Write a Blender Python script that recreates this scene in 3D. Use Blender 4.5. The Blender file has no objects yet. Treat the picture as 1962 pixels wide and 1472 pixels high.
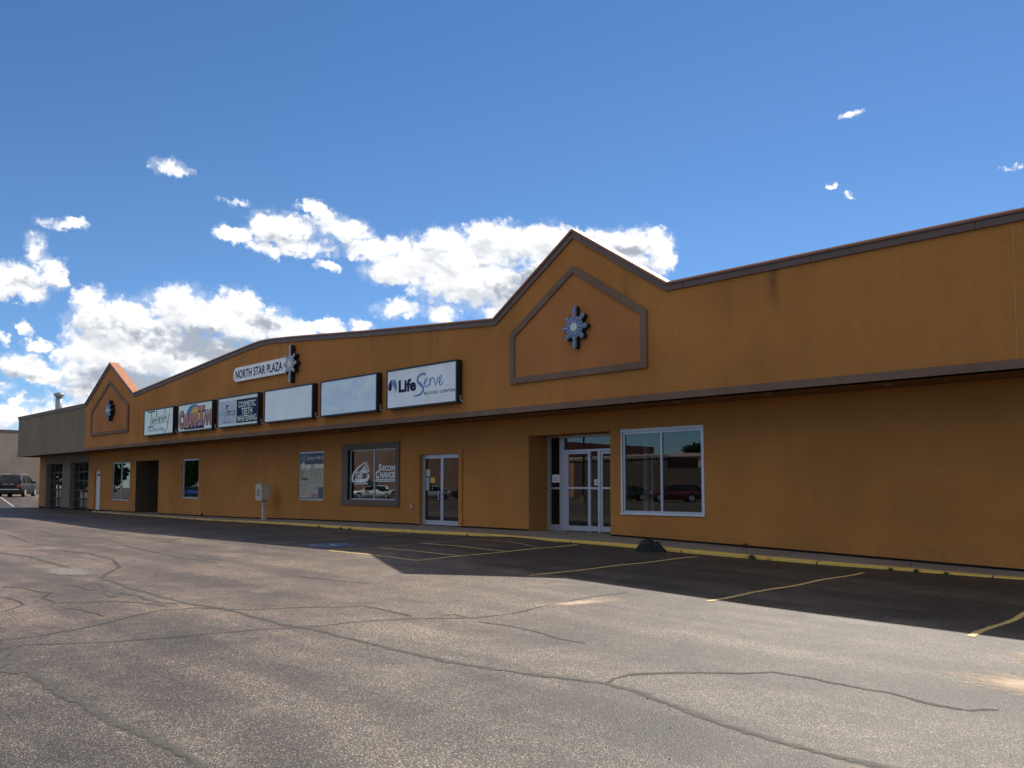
import bpy, math, random
import numpy as np
from mathutils import Vector, Matrix, noise as mnoise
random.seed(7)
PI = math.pi
S = bpy.context.scene
C = S.collection
# ------------------------------------------------------------------ camera
cd = bpy.data.cameras.new('camera'); cam = bpy.data.objects.new('camera', cd); C.objects.link(cam)
cd.sensor_width = 36; cd.lens = 1600 * 36 / 1962; cd.shift_y = 96.4 / 1962
cd.clip_start = .05; cd.clip_end = 3000
cam.location = (0, 0, 1.68)
cam.rotation_euler = (math.radians(90 + 3.576), 0, math.radians(45.344))
S.camera = cam
# ------------------------------------------------------------------ exposure, sun, sky
S.view_settings.view_transform = 'Standard'; S.view_settings.look = 'None'
S.view_settings.exposure = 0.32; S.view_settings.gamma = 1
SUN = Vector((-.26, .85, 1)).normalized()
sl = bpy.data.lights.new('sun', 'SUN'); sl.energy = 4.3; sl.angle = math.radians(.53); sl.color = (1, .93, .84)
so = bpy.data.objects.new('sun', sl); C.objects.link(so)
so.rotation_euler = SUN.to_track_quat('Z', 'Y').to_euler(); so.location = (0, 40, 60)
SUN_EL = math.asin(SUN.z); SUN_AZ = math.atan2(SUN.x, SUN.y)


class NT:
    """tiny helper around a node tree"""
    def __init__(s, tree): s.t = tree; s.n = tree.nodes; s.l = tree.links
    def add(s, typ, **kw):
        nd = s.n.new(typ)
        for k, v in kw.items(): setattr(nd, k, v)
        return nd
    def link(s, a, b): s.l.new(a, b)
    def put(s, sock, v):
        if isinstance(v, (int, float)): sock.default_value = v
        elif isinstance(v, (tuple, list)):
            sock.default_value = tuple(v) + ((1,) if len(sock.default_value) == 4 and len(v) == 3 else ())
        else: s.link(v, sock)
    def math(s, op, a, b=0., c=0., clamp=False):
        nd = s.add('ShaderNodeMath', operation=op, use_clamp=clamp)
        s.put(nd.inputs[0], a); s.put(nd.inputs[1], b); s.put(nd.inputs[2], c)
        return nd.outputs[0]
    def vmath(s, op, a, b=(0, 0, 0), c=(0, 0, 0)):
        nd = s.add('ShaderNodeVectorMath', operation=op)
        s.put(nd.inputs[0], a); s.put(nd.inputs[1], b)
        if op == 'MULTIPLY_ADD': s.put(nd.inputs[2], c)
        if op in ('DOT_PRODUCT', 'LENGTH'): return nd.outputs['Value']
        return nd.outputs[0]
    def mix(s, f, a, b, blend='MIX'):
        nd = s.add('ShaderNodeMix', data_type='RGBA', blend_type=blend)
        s.put(nd.inputs[0], f); s.put(nd.inputs[6], a); s.put(nd.inputs[7], b)
        return nd.outputs[2]
    def noise(s, vec, scale, detail=3, rough=.5, dim='3D', out=0, dist=0.):
        nd = s.add('ShaderNodeTexNoise', noise_dimensions=dim)
        s.put(nd.inputs['Vector'], vec); s.put(nd.inputs['Scale'], scale)
        s.put(nd.inputs['Detail'], detail); s.put(nd.inputs['Roughness'], rough); s.put(nd.inputs['Distortion'], dist)
        return nd.outputs[out]
    def vor(s, vec, scale, out='Color', feature='F1', dim='3D', rand=1.):
        nd = s.add('ShaderNodeTexVoronoi', feature=feature, voronoi_dimensions=dim)
        s.put(nd.inputs['Vector'], vec); s.put(nd.inputs['Scale'], scale); s.put(nd.inputs['Randomness'], rand)
        return nd.outputs[out]
    def ramp(s, f, stops, interp='LINEAR'):
        nd = s.add('ShaderNodeValToRGB'); cr = nd.color_ramp; cr.interpolation = interp
        while len(cr.elements) < len(stops): cr.elements.new(.5)
        for e, (p, c) in zip(cr.elements, stops):
            e.position = p; e.color = tuple(c) + (1,) if len(c) == 3 else c
        s.put(nd.inputs[0], f); return nd.outputs[0]
    def smooth(s, v, a, b, lo=0., hi=1.):
        nd = s.add('ShaderNodeMapRange', interpolation_type='SMOOTHSTEP')
        s.put(nd.inputs[0], v); s.put(nd.inputs[1], a); s.put(nd.inputs[2], b); s.put(nd.inputs[3], lo); s.put(nd.inputs[4], hi)
        return nd.outputs[0]
    def xyz(s, v):
        nd = s.add('ShaderNodeSeparateXYZ'); s.put(nd.inputs[0], v); return nd.outputs
    def comb(s, x, y, z=0.):
        nd = s.add('ShaderNodeCombineXYZ'); s.put(nd.inputs[0], x); s.put(nd.inputs[1], y); s.put(nd.inputs[2], z)
        return nd.outputs[0]


# cumulus clouds standing at fixed compass bearings: (azimuth, elevation, half width, half height, strength)
CLOUDS = [(-72.33, 10.42, 1.4, 1.57, 1), (-70.42, 10.05, 2.11, 1.6, 1), (-67.08, 10.86, 2.38, 1.79, 1), (-63.89, 11.07, 2.04, 1.6, 1), (-61.57, 10.3, 2.02, 1.35, 1), (-59.81, 10.04, 1.23, 0.89, 1), (-68.57, 8.56, 4.73, 1.95, 1), (-65.44, 8.14, 3.91, 1.5, 1), (-72.08, 6.73, 2.2, 1.91, 1), (-69.72, 6.27, 2.9, 1.95, 1), (-71.54, 8.1, 2.37, 1.91, 1), (-57.91, 10.67, 1.04, 0.62, 0.9), (-55.75, 10.68, 0.91, 0.42, 0.6), (-75.34, 13.94, 0.6, 1.05, 1), (-74.58, 12.77, 0.95, 0.97, 1), (-76.15, 12.33, 1.3, 0.96, 1), (-75.53, 11.49, 0.82, 0.76, 0.9), (-77.2, 11.9, 0.79, 0.89, 1), (-76.12, 7.15, 1.62, 0.86, 1), (-74.75, 6.63, 1.05, 0.62, 1), (-76.86, 5.72, 0.53, 0.24, 0.6), (-75.84, 9.41, 0.4, 0.52, 0.8), (-75.21, 8.36, 0.99, 0.37, 0.8), (-73.88, 8.06, 0.67, 0.25, 0.6), (-77.04, 8.66, 0.37, 0.39, 0.9), (-67.99, 19.88, 1.2, 0.52, 0.85), (-66.92, 19.78, 0.64, 0.25, 0.6), (-74.0, 15.7, 1.42, 0.33, 0.6), (-63.87, 18.11, 1.06, 0.19, 0.55), (-63.84, 16.28, 1.49, 0.52, 0.9), (-60.84, 16.76, 2.46, 1.04, 1), (-58.11, 17.84, 0.91, 0.65, 0.85), (-59.06, 18.36, 0.97, 0.29, 0.8), (-57.06, 17.02, 2.18, 0.73, 0.85), (-59.29, 15.82, 2.14, 0.66, 0.75), (-61.49, 15.3, 0.5, 0.4, 0.7), (-58.07, 14.62, 0.76, 0.3, 0.7), (-62.33, 15.5, 1.0, 0.39, 0.7), (-54.93, 15.79, 1.96, 0.81, 0.9), (-52.25, 15.27, 2.95, 1.53, 1), (-49.74, 15.88, 3.05, 1.42, 1), (-46.47, 16.34, 3.06, 1.49, 1), (-43.02, 16.16, 3.04, 1.42, 1), (-39.22, 16.18, 2.93, 1.08, 1), (-36.0, 16.3, 2.18, 0.94, 1), (-35.23, 15.42, 1.19, 1.14, 0.9), (-48.28, 13.74, 3.81, 1.72, 1), (-45.2, 13.06, 3.26, 2.01, 1), (-54.21, 14.39, 1.49, 0.82, 0.9), (-52.94, 11.95, 1.86, 0.69, 0.95), (-50.15, 11.8, 1.44, 0.7, 0.9), (-41.03, 13.89, 5.01, 2.06, 1), (-37.79, 14.84, 2.13, 1.36, 1), (-23.02, 18.2, 0.31, 0.19, 0.8), (-23.79, 18.94, 0.38, 0.12, 0.5), (-22.68, 22.83, 0.75, 0.18, 0.42), (-14.11, 18.41, 0.4, 0.14, 0.55), (-13.57, 18.54, 0.26, 0.11, 0.5), (-76.15, 4.07, 2.44, 0.86, 0.85), (-73.72, 4.49, 1.7, 0.79, 0.6), (-76.06, 5.4, 0.37, 0.28, 0.6), (-75.38, 5.03, 1.09, 0.31, 0.5)]


def make_world():
    w = bpy.data.worlds.new('World'); S.world = w; w.use_nodes = True
    N = NT(w.node_tree); N.n.clear()
    out = N.add('ShaderNodeOutputWorld'); bg = N.add('ShaderNodeBackground')
    sky = N.add('ShaderNodeTexSky', sky_type='NISHITA', sun_disc=False)
    sky.sun_elevation = SUN_EL; sky.sun_rotation = SUN_AZ
    sky.altitude = 900; sky.air_density = 1.0; sky.dust_density = .05; sky.ozone_density = 2.2
    tc = N.add('ShaderNodeTexCoord')
    d = N.xyz(tc.outputs['Generated'])
    az = N.math('MULTIPLY', N.math('ARCTAN2', d[0], d[1]), 180 / PI)
    el = N.math('MULTIPLY', N.math('ARCSINE', d[2]), 180 / PI)
    P0 = N.comb(az, el)
    # domain warp gives the billowing outline
    wn = N.noise(P0, .55, 5, .62, '2D', out=1)
    P = N.vmath('MULTIPLY_ADD', N.vmath('SUBTRACT', wn, (.5, .5, .5)), (2.0, 1.15, 0), P0)
    wn2 = N.noise(P0, 2.4, 3, .6, '2D', out=1)
    P = N.vmath('MULTIPLY_ADD', N.vmath('SUBTRACT', wn2, (.5, .5, .5)), (.55, .45, 0), P)
    g = bpy.data.node_groups.new('cloud_field', 'ShaderNodeTree')
    g.interface.new_socket('P', in_out='INPUT', socket_type='NodeSocketVector')
    g.interface.new_socket('F', in_out='OUTPUT', socket_type='NodeSocketFloat')
    G = NT(g); gi = G.add('NodeGroupInput'); go = G.add('NodeGroupOutput')
    acc = None
    for (a, e, ra, re, wt) in CLOUDS:
        ra *= 1.12; re *= 1.18
        v = G.vmath('MULTIPLY_ADD', gi.outputs[0], (1 / ra, 1 / re, 0), (-a / ra, -e / re, 0))
        r2 = G.vmath('DOT_PRODUCT', v, v)
        f = G.math('SUBTRACT', wt, G.math('MULTIPLY', r2, wt))
        acc = f if acc is None else G.math('SMOOTH_MAX', acc, f, .25)
    G.link(acc, go.inputs[0])

    def field(vec):
        nd = N.add('ShaderNodeGroup'); nd.node_tree = g; N.link(vec, nd.inputs[0]); return nd.outputs[0]
    fb = N.noise(P0, 1.15, 9, .56, '2D')
    F = field(P)
    # rounded lobes: each Voronoi cell is one billow, lit on the side that faces the sun
    wl_ = N.vmath('MULTIPLY_ADD', N.vmath('SUBTRACT', N.noise(P0, 1.6, 4, .6, '2D', out=1), (.5, .5, .5)), (.9, .7, 0), P0)
    def lobe(vec, sc):
        nd = N.add('ShaderNodeTexVoronoi', feature='SMOOTH_F1', voronoi_dimensions='2D')
        N.put(nd.inputs['Vector'], N.vmath('MULTIPLY', vec, (.8, 1.1, 0))); nd.inputs['Scale'].default_value = sc; nd.inputs['Smoothness'].default_value = .35
        return nd.outputs['Distance']
    A0, A1 = lobe(wl_, .45), lobe(N.vmath('ADD', wl_, (.16, .45, 0)), .45)
    B0, B1 = lobe(wl_, 1.7), lobe(N.vmath('ADD', wl_, (.05, .14, 0)), 1.7)
    puff = N.math('ADD', N.math('MULTIPLY', N.math('SUBTRACT', .42, A0), .75), N.math('MULTIPLY', N.math('SUBTRACT', .4, B0), .35))
    dens = N.math('ADD', N.math('ADD', F, puff), N.math('MULTIPLY', N.math('SUBTRACT', fb, .5), 1.25))
    alpha = N.smooth(dens, .0, .66)
    thin = N.smooth(N.math('ADD', F, N.math('MULTIPLY', N.math('SUBTRACT', N.noise(P0, .9, 8, .68, '2D'), .5), 1.6)), -.25, .9, 0, .35)
    alpha = N.math('MAXIMUM', alpha, thin)
    lit = N.math('ADD', N.math('MULTIPLY', N.math('SUBTRACT', A1, A0), 1.7), N.math('MULTIPLY', N.math('SUBTRACT', B1, B0), .7))
    fu = field(N.vmath('ADD', P, (.35, 1.0, 0)))
    th = N.math('ADD', fu, N.math('MULTIPLY', N.math('SUBTRACT', N.noise(P0, .5, 5, .5, '2D'), .5), 1.7))
    th = N.math('SUBTRACT', th, lit)
    shade = N.math('MULTIPLY', N.smooth(th, .2, 1.7), .62)
    gsum = None
    for (a, e, ra, re, wt) in [(-66.0, 9.1, 5.0, 1.25, 1), (-70.5, 6.3, 4.2, 1.3, 1), (-42.8, 13.4, 4.0, 2.1, 1.1), (-37.2, 15.7, 1.7, .7, .8), (-62.0, 10.6, 1.2, .7, .7), (-71.6, 10.0, 1.4, .8, .6), (-47.0, 15.0, 2.0, .5, .6), (-76.2, 6.5, 1.6, .5, .8), (-75.9, 11.9, 1.0, .5, .6), (-60.3, 16.1, 1.8, .4, .5)]:
        v = N.vmath('MULTIPLY_ADD', P, (1 / ra, 1 / re, 0), (-a / ra, -e / re, 0))
        f = N.math('MULTIPLY_ADD', N.vmath('DOT_PRODUCT', v, v), -wt, wt)
        gsum = f if gsum is None else N.math('SMOOTH_MAX', gsum, f, .3)
    gsh = N.smooth(N.math('SUBTRACT', N.math('ADD', gsum, N.math('MULTIPLY', N.math('SUBTRACT', fb, .5), 1.1)), N.math('MULTIPLY', lit, .8)), -.15, .95)
    shade = N.math('MAXIMUM', shade, gsh)
    rim = N.smooth(dens, .3, .9, 0, .10)
    ccol = N.mix(N.math('MAXIMUM', shade, rim), (1.08, 1.08, 1.08), (.40, .45, .535))
    # bright cloud cover added out of view to lift and whiten shade light
    fill_cloud = N.smooth(N.noise(N.vmath('MULTIPLY', P0, (1, 1.8, 0)), .07, 7, .58, '2D'), .44, .60)
    away = N.math('MULTIPLY', N.smooth(N.math('ABSOLUTE', N.math('ADD', az, 45)), 48, 70), N.smooth(el, 8, 20))
    fill_cloud = N.math('MULTIPLY', fill_cloud, away)
    alpha = N.math('MAXIMUM', alpha, N.math('MULTIPLY', fill_cloud, .85))
    alpha = N.math('MULTIPLY', alpha, N.smooth(el, -1, .5))
    hs = N.add('ShaderNodeHueSaturation'); hs.inputs['Saturation'].default_value = 1.2; N.link(sky.outputs[0], hs.inputs['Color'])
    skyc = N.vmath('MULTIPLY', hs.outputs[0], (.97, .985, 1.05))
    skyc = N.vmath('MULTIPLY', skyc, N.mix(N.smooth(el, 0, 20), (.72, .92, 1.12), (1, 1, 1)))
    SK = .084
    skym = N.vmath('MULTIPLY', skyc, (SK, SK, SK))
    cm = N.vmath('MULTIPLY', N.mix(away, ccol, (1.25, 1.2, 1.12)), (.84, .84, .84))
    col = N.mix(alpha, skym, cm)
    N.link(col, bg.inputs[0]); bg.inputs[1].default_value = 1.0
    N.link(bg.outputs[0], out.inputs[0])
    w.cycles.sampling_method = 'MANUAL'; w.cycles.sample_map_resolution = 512


make_world()

# ------------------------------------------------------------------ materials
MATS = {}


def new_mat(name):
    m = bpy.data.materials.new(name); m.use_nodes = True
    N = NT(m.node_tree); b = N.n['Principled BSDF']
    MATS[name] = m
    return m, N, b


def plain(name, col, rough=.5, metal=0., spec=.5, var=.06, vscale=3., bump=0., bscale=60., coat=0.):
    m, N, b = new_mat(name)
    geo = N.add('ShaderNodeNewGeometry').outputs['Position']
    n = N.noise(geo, vscale, 5, .6)
    k = N.smooth(n, .3, .7, 1 - var, 1 + var)
    N.link(N.vmath('MULTIPLY', tuple(col), N.comb(k, k, k)), b.inputs['Base Color'])
    b.inputs['Roughness'].default_value = rough; b.inputs['Metallic'].default_value = metal
    b.inputs['Specular IOR Level'].default_value = spec; b.inputs['Coat Weight'].default_value = coat
    if bump:
        bp = N.add('ShaderNodeBump'); bp.inputs['Strength'].default_value = bump; bp.inputs['Distance'].default_value = .003
        N.link(N.noise(geo, bscale, 3, .6), bp.inputs['Height']); N.link(bp.outputs[0], b.inputs['Normal'])
    return m


def stucco(name, col, stain=False):
    m, N, b = new_mat(name)
    P = N.add('ShaderNodeNewGeometry').outputs['Position']
    big = N.noise(P, .45, 4, .55)
    streak = N.noise(N.vmath('MULTIPLY', P, (1.6, 1.6, .25)), 1.0, 5, .6)
    fine = N.noise(P, 26, 4, .7)
    k = N.math('MULTIPLY', N.smooth(big, .25, .75, .88, 1.1), N.smooth(streak, .25, .75, .93, 1.06))
    k = N.math('MULTIPLY', k, N.smooth(fine, .25, .75, .93, 1.07))
    c = N.vmath('MULTIPLY', tuple(col), N.comb(k, k, k))
    # scattered sun-bleached flecks
    fl = N.smooth(N.vor(P, 2.2, 'Distance'), .03, .012)
    c = N.mix(N.math('MULTIPLY', fl, .5), c, (.5, .36, .2))
    p = N.xyz(P)
    # dirt splash near the pavement
    spl = N.math('MULTIPLY', N.smooth(p[2], .75, .25), N.smooth(N.noise(P, 3.5, 5, .7), .45, .75, 0, .45))
    c = N.mix(spl, c, (.14, .09, .06))
    if stain:
        dx = N.math('ABSOLUTE', N.math('ADD', N.math('ADD', p[0], 8.48), N.math('MULTIPLY', N.math('SUBTRACT', N.noise(P, 1.2, 3, .5), .5), .22)))
        sm = N.math('MULTIPLY', N.smooth(dx, .17, .02), N.smooth(p[2], 5.0, 6.1))
        sm = N.math('MULTIPLY', sm, N.smooth(N.noise(P, 7, 4, .7), .3, .55, .3, 1))
        c = N.mix(N.math('MULTIPLY', sm, .5), c, (.045, .032, .022))
        # faint runs below the coping
        run = N.noise(N.vmath('MULTIPLY', P, (2.6, 1, .04)), 1., 4, .6)
        rm = N.math('MULTIPLY', N.smooth(run, .58, .72), N.smooth(p[2], 4.6, 6.3, 0, .32))
        c = N.mix(rm, c, (.12, .075, .03))
    N.link(c, b.inputs['Base Color']); b.inputs['Roughness'].default_value = .9
    b.inputs['Specular IOR Level'].default_value = .25
    bp = N.add('ShaderNodeBump'); bp.inputs['Strength'].default_value = .5; bp.inputs['Distance'].default_value = .004
    h = N.math('ADD', N.noise(P, 90, 3, .7), N.math('MULTIPLY', N.noise(P, 7, 3, .5), 1.2))
    N.link(h, bp.inputs['Height']); N.link(bp.outputs[0], b.inputs['Normal'])
    return m


def asphalt(name, seal=False):
    m, N, b = new_mat(name)
    P = N.add('ShaderNodeNewGeometry').outputs['Position']
    p = N.xyz(P)
    jit = N.vmath('MULTIPLY_ADD', N.vmath('SUBTRACT', N.noise(P, 45, 2, .5, out=1), (.5, .5, .5)), (.006, .006, 0), P)
    r1 = N.xyz(N.vor(jit, 78, 'Color'))
    d1 = N.vor(jit, 78, 'Distance')
    r2 = N.xyz(N.vor(P, 52, 'Color', rand=.9))
    d2 = N.vor(P, 52, 'Distance', rand=.9)
    # binder + stones
    stone = N.ramp(r1[0], [(0, (.045, .043, .041)), (.4, (.10, .09, .084)), (.6, (.19, .16, .138)), (.8, (.29, .24, .20)), (1, (.45, .38, .31))])
    big = N.ramp(r2[1], [(0, (.22, .17, .145)), (.5, (.34, .275, .225)), (1, (.54, .455, .36))])
    isbig = N.math('MULTIPLY', N.smooth(r2[0], .68, .72), N.smooth(d2, .40, .30))
    c = N.mix(N.smooth(d1, .55, .35), (.06, .056, .054), stone)
    c = N.mix(isbig, c, big)
    # old worn lot: warm pink-brown towards the west, greyer to the east
    west = N.smooth(N.math('ADD', p[0], N.math('MULTIPLY', N.noise(P, .35, 4, .6), 8)), 2, -9)
    tint = N.mix(west, (1.02, .96, .80), (1.19, .97, .73))
    c = N.vmath('MULTIPLY', c, tint)
    bign = N.noise(P, .28, 5, .6)
    c = N.vmath('MULTIPLY', c, N.comb(*[N.smooth(bign, .3, .72, .74, 1.26)] * 3))
    # tyre lanes parallel with the building
    lane = N.noise(N.vmath('MULTIPLY', P, (.11, 1.15, 1)), 1., 4, .55)
    c = N.vmath('MULTIPLY', c, N.comb(*[N.smooth(lane, .36, .64, .68, 1.2)] * 3))
    blot = N.smooth(N.noise(P, 1.1, 7, .72, dist=.8), .36, .66, .80, 1.14)
    c = N.vmath('MULTIPLY', c, N.comb(blot, blot, blot))
    mid = N.noise(P, 2.4, 5, .65)
    c = N.vmath('MULTIPLY', c, N.comb(*[N.smooth(mid, .3, .7, .88, 1.12)] * 3))
    # dusty sand washed out of the kerb
    dust = N.math('MULTIPLY', N.smooth(N.noise(P, .7, 6, .7), .55, .75), .35)
    c = N.mix(dust, c, (.33, .255, .185))
    # oil drips
    oil = N.math('MULTIPLY', N.smooth(N.vor(P, .45, 'Distance'), .16, .04), N.smooth(N.noise(P, 5, 3, .6), .4, .6, .2, .75))
    c = N.mix(oil, c, (.05, .047, .045))
    # parking bays along the kerb darkened in colour to deepen the building's shade
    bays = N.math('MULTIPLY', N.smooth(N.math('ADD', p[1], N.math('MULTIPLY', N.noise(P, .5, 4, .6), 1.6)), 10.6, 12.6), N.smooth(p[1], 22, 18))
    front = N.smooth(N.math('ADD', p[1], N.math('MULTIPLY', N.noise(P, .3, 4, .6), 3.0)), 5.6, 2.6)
    c = N.vmath('MULTIPLY', c, N.mix(front, (1.10, 1.10, 1.10), (.68, .69, .68)))  # near ground darkened, far ground lightened in colour, imitating brightness at grazing light
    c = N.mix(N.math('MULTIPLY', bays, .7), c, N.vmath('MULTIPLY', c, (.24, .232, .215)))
    if seal:
        c = N.mix(.86, c, (.03, .03, .03))
    N.link(c, b.inputs['Base Color'])
    b.inputs['Roughness'].default_value = .62
    N.put(b.inputs['Specular IOR Level'], .55)
    bp = N.add('ShaderNodeBump'); bp.inputs['Strength'].default_value = .75; bp.inputs['Distance'].default_value = .006
    h = N.math('SUBTRACT', N.math('MULTIPLY', isbig, .55), N.math('MULTIPLY', d1, .8))
    h = N.math('ADD', h, N.math('MULTIPLY', N.noise(P, 6, 4, .6), 1.0))
    N.link(h, bp.inputs['Height']); N.link(bp.outputs[0], b.inputs['Normal'])
    return m


def ribbon_mat(name, col, a_noise=14., soft=.35, cover=1., rough=.7, col2=None, speck=.0):
    """thin coat lying on the asphalt: U along, V across (0..1), ragged edges"""
    m, N, b = new_mat(name)
    P = N.add('ShaderNodeNewGeometry').outputs['Position']
    uv = N.add('ShaderNodeUVMap'); v = N.xyz(uv.outputs[0])[1]
    edge = N.math('MULTIPLY', N.math('ABSOLUTE', N.math('SUBTRACT', v, .5)), 2)
    n = N.noise(P, a_noise, 5, .7)
    a = N.smooth(N.math('ADD', edge, N.math('MULTIPLY', N.math('SUBTRACT', n, .5), 1.3)), .95, .95 - soft)
    wear = N.smooth(N.noise(P, a_noise * 2.2, 5, .75), .34, .50, 1 - speck, 1)
    a = N.math('MULTIPLY', N.math('MULTIPLY', a, wear), cover)
    c = N.mix(N.smooth(N.noise(P, 9, 4, .6), .35, .7), tuple(col), tuple(col2 or [x * .75 for x in col]))
    N.link(c, b.inputs['Base Color']); b.inputs['Roughness'].default_value = rough
    N.link(a, b.inputs['Alpha'])
    return m


def glass_mat(name, tint=(.75, .8, .8), refl=1.6, base=.03, wob=.002):
    m = bpy.data.materials.new(name); m.use_nodes = True; N = NT(m.node_tree); N.n.clear(); MATS[name] = m
    P = N.add('ShaderNodeNewGeometry').outputs['Position']
    bp = N.add('ShaderNodeBump'); bp.inputs['Strength'].default_value = .25; bp.inputs['Distance'].default_value = wob
    N.link(N.noise(P, 1.4, 2, .4), bp.inputs['Height'])
    fr = N.add('ShaderNodeFresnel'); fr.inputs[0].default_value = 1.52
    f = N.math('MULTIPLY_ADD', fr.outputs[0], refl, base, clamp=True)
    tr = N.add('ShaderNodeBsdfTransparent'); tr.inputs[0].default_value = tint + (1,)
    gl = N.add('ShaderNodeBsdfGlossy'); gl.inputs['Roughness'].default_value = .0; gl.inputs[0].default_value = (.95, 1, 1, 1)
    N.link(bp.outputs[0], gl.inputs['Normal'])
    mx = N.add('ShaderNodeMixShader'); N.link(f, mx.inputs[0]); N.link(tr.outputs[0], mx.inputs[1]); N.link(gl.outputs[0], mx.inputs[2])
    out = N.add('ShaderNodeOutputMaterial'); N.link(mx.outputs[0], out.inputs[0])
    return m


def sign_face(name, col, wave=.0, wscale=1.):
    m, N, b = new_mat(name)
    P = N.add('ShaderNodeNewGeometry').outputs['Position']
    k = N.smooth(N.noise(P, 1.3, 4, .6), .3, .7, .93, 1.05)
    N.link(N.vmath('MULTIPLY', tuple(col), N.comb(k, k, k)), b.inputs['Base Color'])
    b.inputs['Roughness'].default_value = .14; b.inputs['Specular IOR Level'].default_value = .5
    b.inputs['Coat Weight'].default_value = .6; b.inputs['Coat Roughness'].default_value = .03
    if wave:
        bp = N.add('ShaderNodeBump'); bp.inputs['Strength'].default_value = 1; bp.inputs['Distance'].default_value = wave
        N.link(N.noise(P, wscale, 2, .4, dist=.6), bp.inputs['Height'])
        N.link(bp.outputs[0], b.inputs['Normal']); N.link(bp.outputs[0], b.inputs['Coat Normal'])
    return m


ORANGE = stucco('stucco_orange', (.425, .178, .047), True)
GREY = stucco('stucco_grey', (.215, .172, .118))
TERRA = stucco('stucco_terracotta', (.42, .165, .054))
BROWN = stucco('stucco_brown', (.19, .122, .086))
TAN = stucco('stucco_tan', (.52, .41, .29))
CAP = plain('coping_metal', (.60, .25, .11), .45, 0, .5, .08)
CAPD = plain('coping_lip', (.19, .085, .06), .45)
BLACKM = plain('black_metal', (.012, .012, .014), .45)
ALU = plain('anodised_aluminium', (.50, .52, .56), .38, .55, .5, .04)
WHITEF = plain('white_trim', (.62, .65, .70), .5, 0, .5, .05)
DARK = plain('dark_gap', (.012, .01, .008), .9)
CONC = plain('concrete', (.215, .175, .145), .85, 0, .3, .22, 1.6, .6, 70)
DARKIN = plain('interior_dark', (.05, .048, .045), .8)
FLOORIN = plain('interior_floor', (.10, .085, .07), .5)
PALEIN = plain('interior_pale', (.45, .5, .46), .7)
GLASS = glass_mat('shop_glass')
GLASSW = glass_mat('rippled_glass', (.55, .6, .6), 1.7, .07, .009)
WHITEP = plain('white_vinyl', (.85, .85, .85), .5)
LAMPW = plain('light_lens', (.3, .28, .25), .4)
PBOX = plain('beige_enamel', (.46, .40, .31), .55, 0, .4, .12, 14)
RUBBER = plain('tyre_rubber', (.018, .018, .018), .8)
BLKPL = plain('black_plastic', (.008, .010, .010), .6, 0, .4, .3, 12, .5, 30)
RIM = plain('rim_alloy', (.62, .63, .65), .3, .7)
RED = plain('red_lens', (.35, .015, .02), .2, 0, .5, .05, 3, 0, 60, .5)
CHROME = plain('chrome', (.8, .8, .8), .15, 1.)
NAVY = plain('navy_vinyl', (.018, .022, .085), .7, 0, .2)
BLUE = plain('blue_vinyl', (.10, .20, .48), .4)
LBLUE = plain('light_blue_vinyl', (.28, .42, .58), .4)
STARB = plain('star_blue', (.04, .07, .20), .35, 0, .5, .05, 3, 0, 60, .4)
STARL = plain('star_light', (.36, .43, .52), .35, 0, .5, .05, 3, 0, 60, .4)
STARC = plain('star_centre', (.58, .68, .62), .4)
STARY = plain('star_cream', (.72, .70, .48), .4)
PLATEG = plain('sign_plate_grey', (.86, .88, .9), .5)
INK = plain('black_vinyl', (.02, .022, .02), .5)
PINK = plain('salmon_vinyl', (.52, .22, .17), .45)
YEL = plain('yellow_vinyl', (.75, .48, .06), .45)
FACE_W = sign_face('sign_white', (.86, .87, .86), .012, 1.2)
FACE_C = sign_face('sign_cream', (.78, .78, .62), .004, 1.5)
FACE_S = sign_face('sign_silver', (.72, .71, .68), .16, .7); FACE_S.node_tree.nodes['Principled BSDF'].inputs['Metallic'].default_value = .28
LEAF = plain('weed_leaf', (.12, .14, .07), .7, 0, .3, .4, 30)
LEAFR = plain('weed_leaf_red', (.10, .05, .035), .7, 0, .3, .4, 30)
TREEL = plain('tree_leaf', (.05, .085, .02), .7, 0, .3, .5, 1.2)
BARK = plain('bark', (.10, .075, .05), .9)
YPAINT = None

# ------------------------------------------------------------------ object helpers


def tag(o, label=None, cat=None, group=None, kind=None):
    if label: o['label'] = label
    if cat: o['category'] = cat
    if group: o['group'] = group
    if kind: o['kind'] = kind
    return o


def empty(name, loc, label=None, cat=None, group=None, rz=0.):
    o = bpy.data.objects.new(name, None); C.objects.link(o); o.location = loc; o.rotation_euler = (0, 0, rz)
    o.empty_display_size = .3
    return tag(o, label, cat, group)


def origin(o):
    v = Vector((0, 0, 0))
    while o is not None: v = v + Vector(o.location); o = o.parent
    return v


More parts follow.
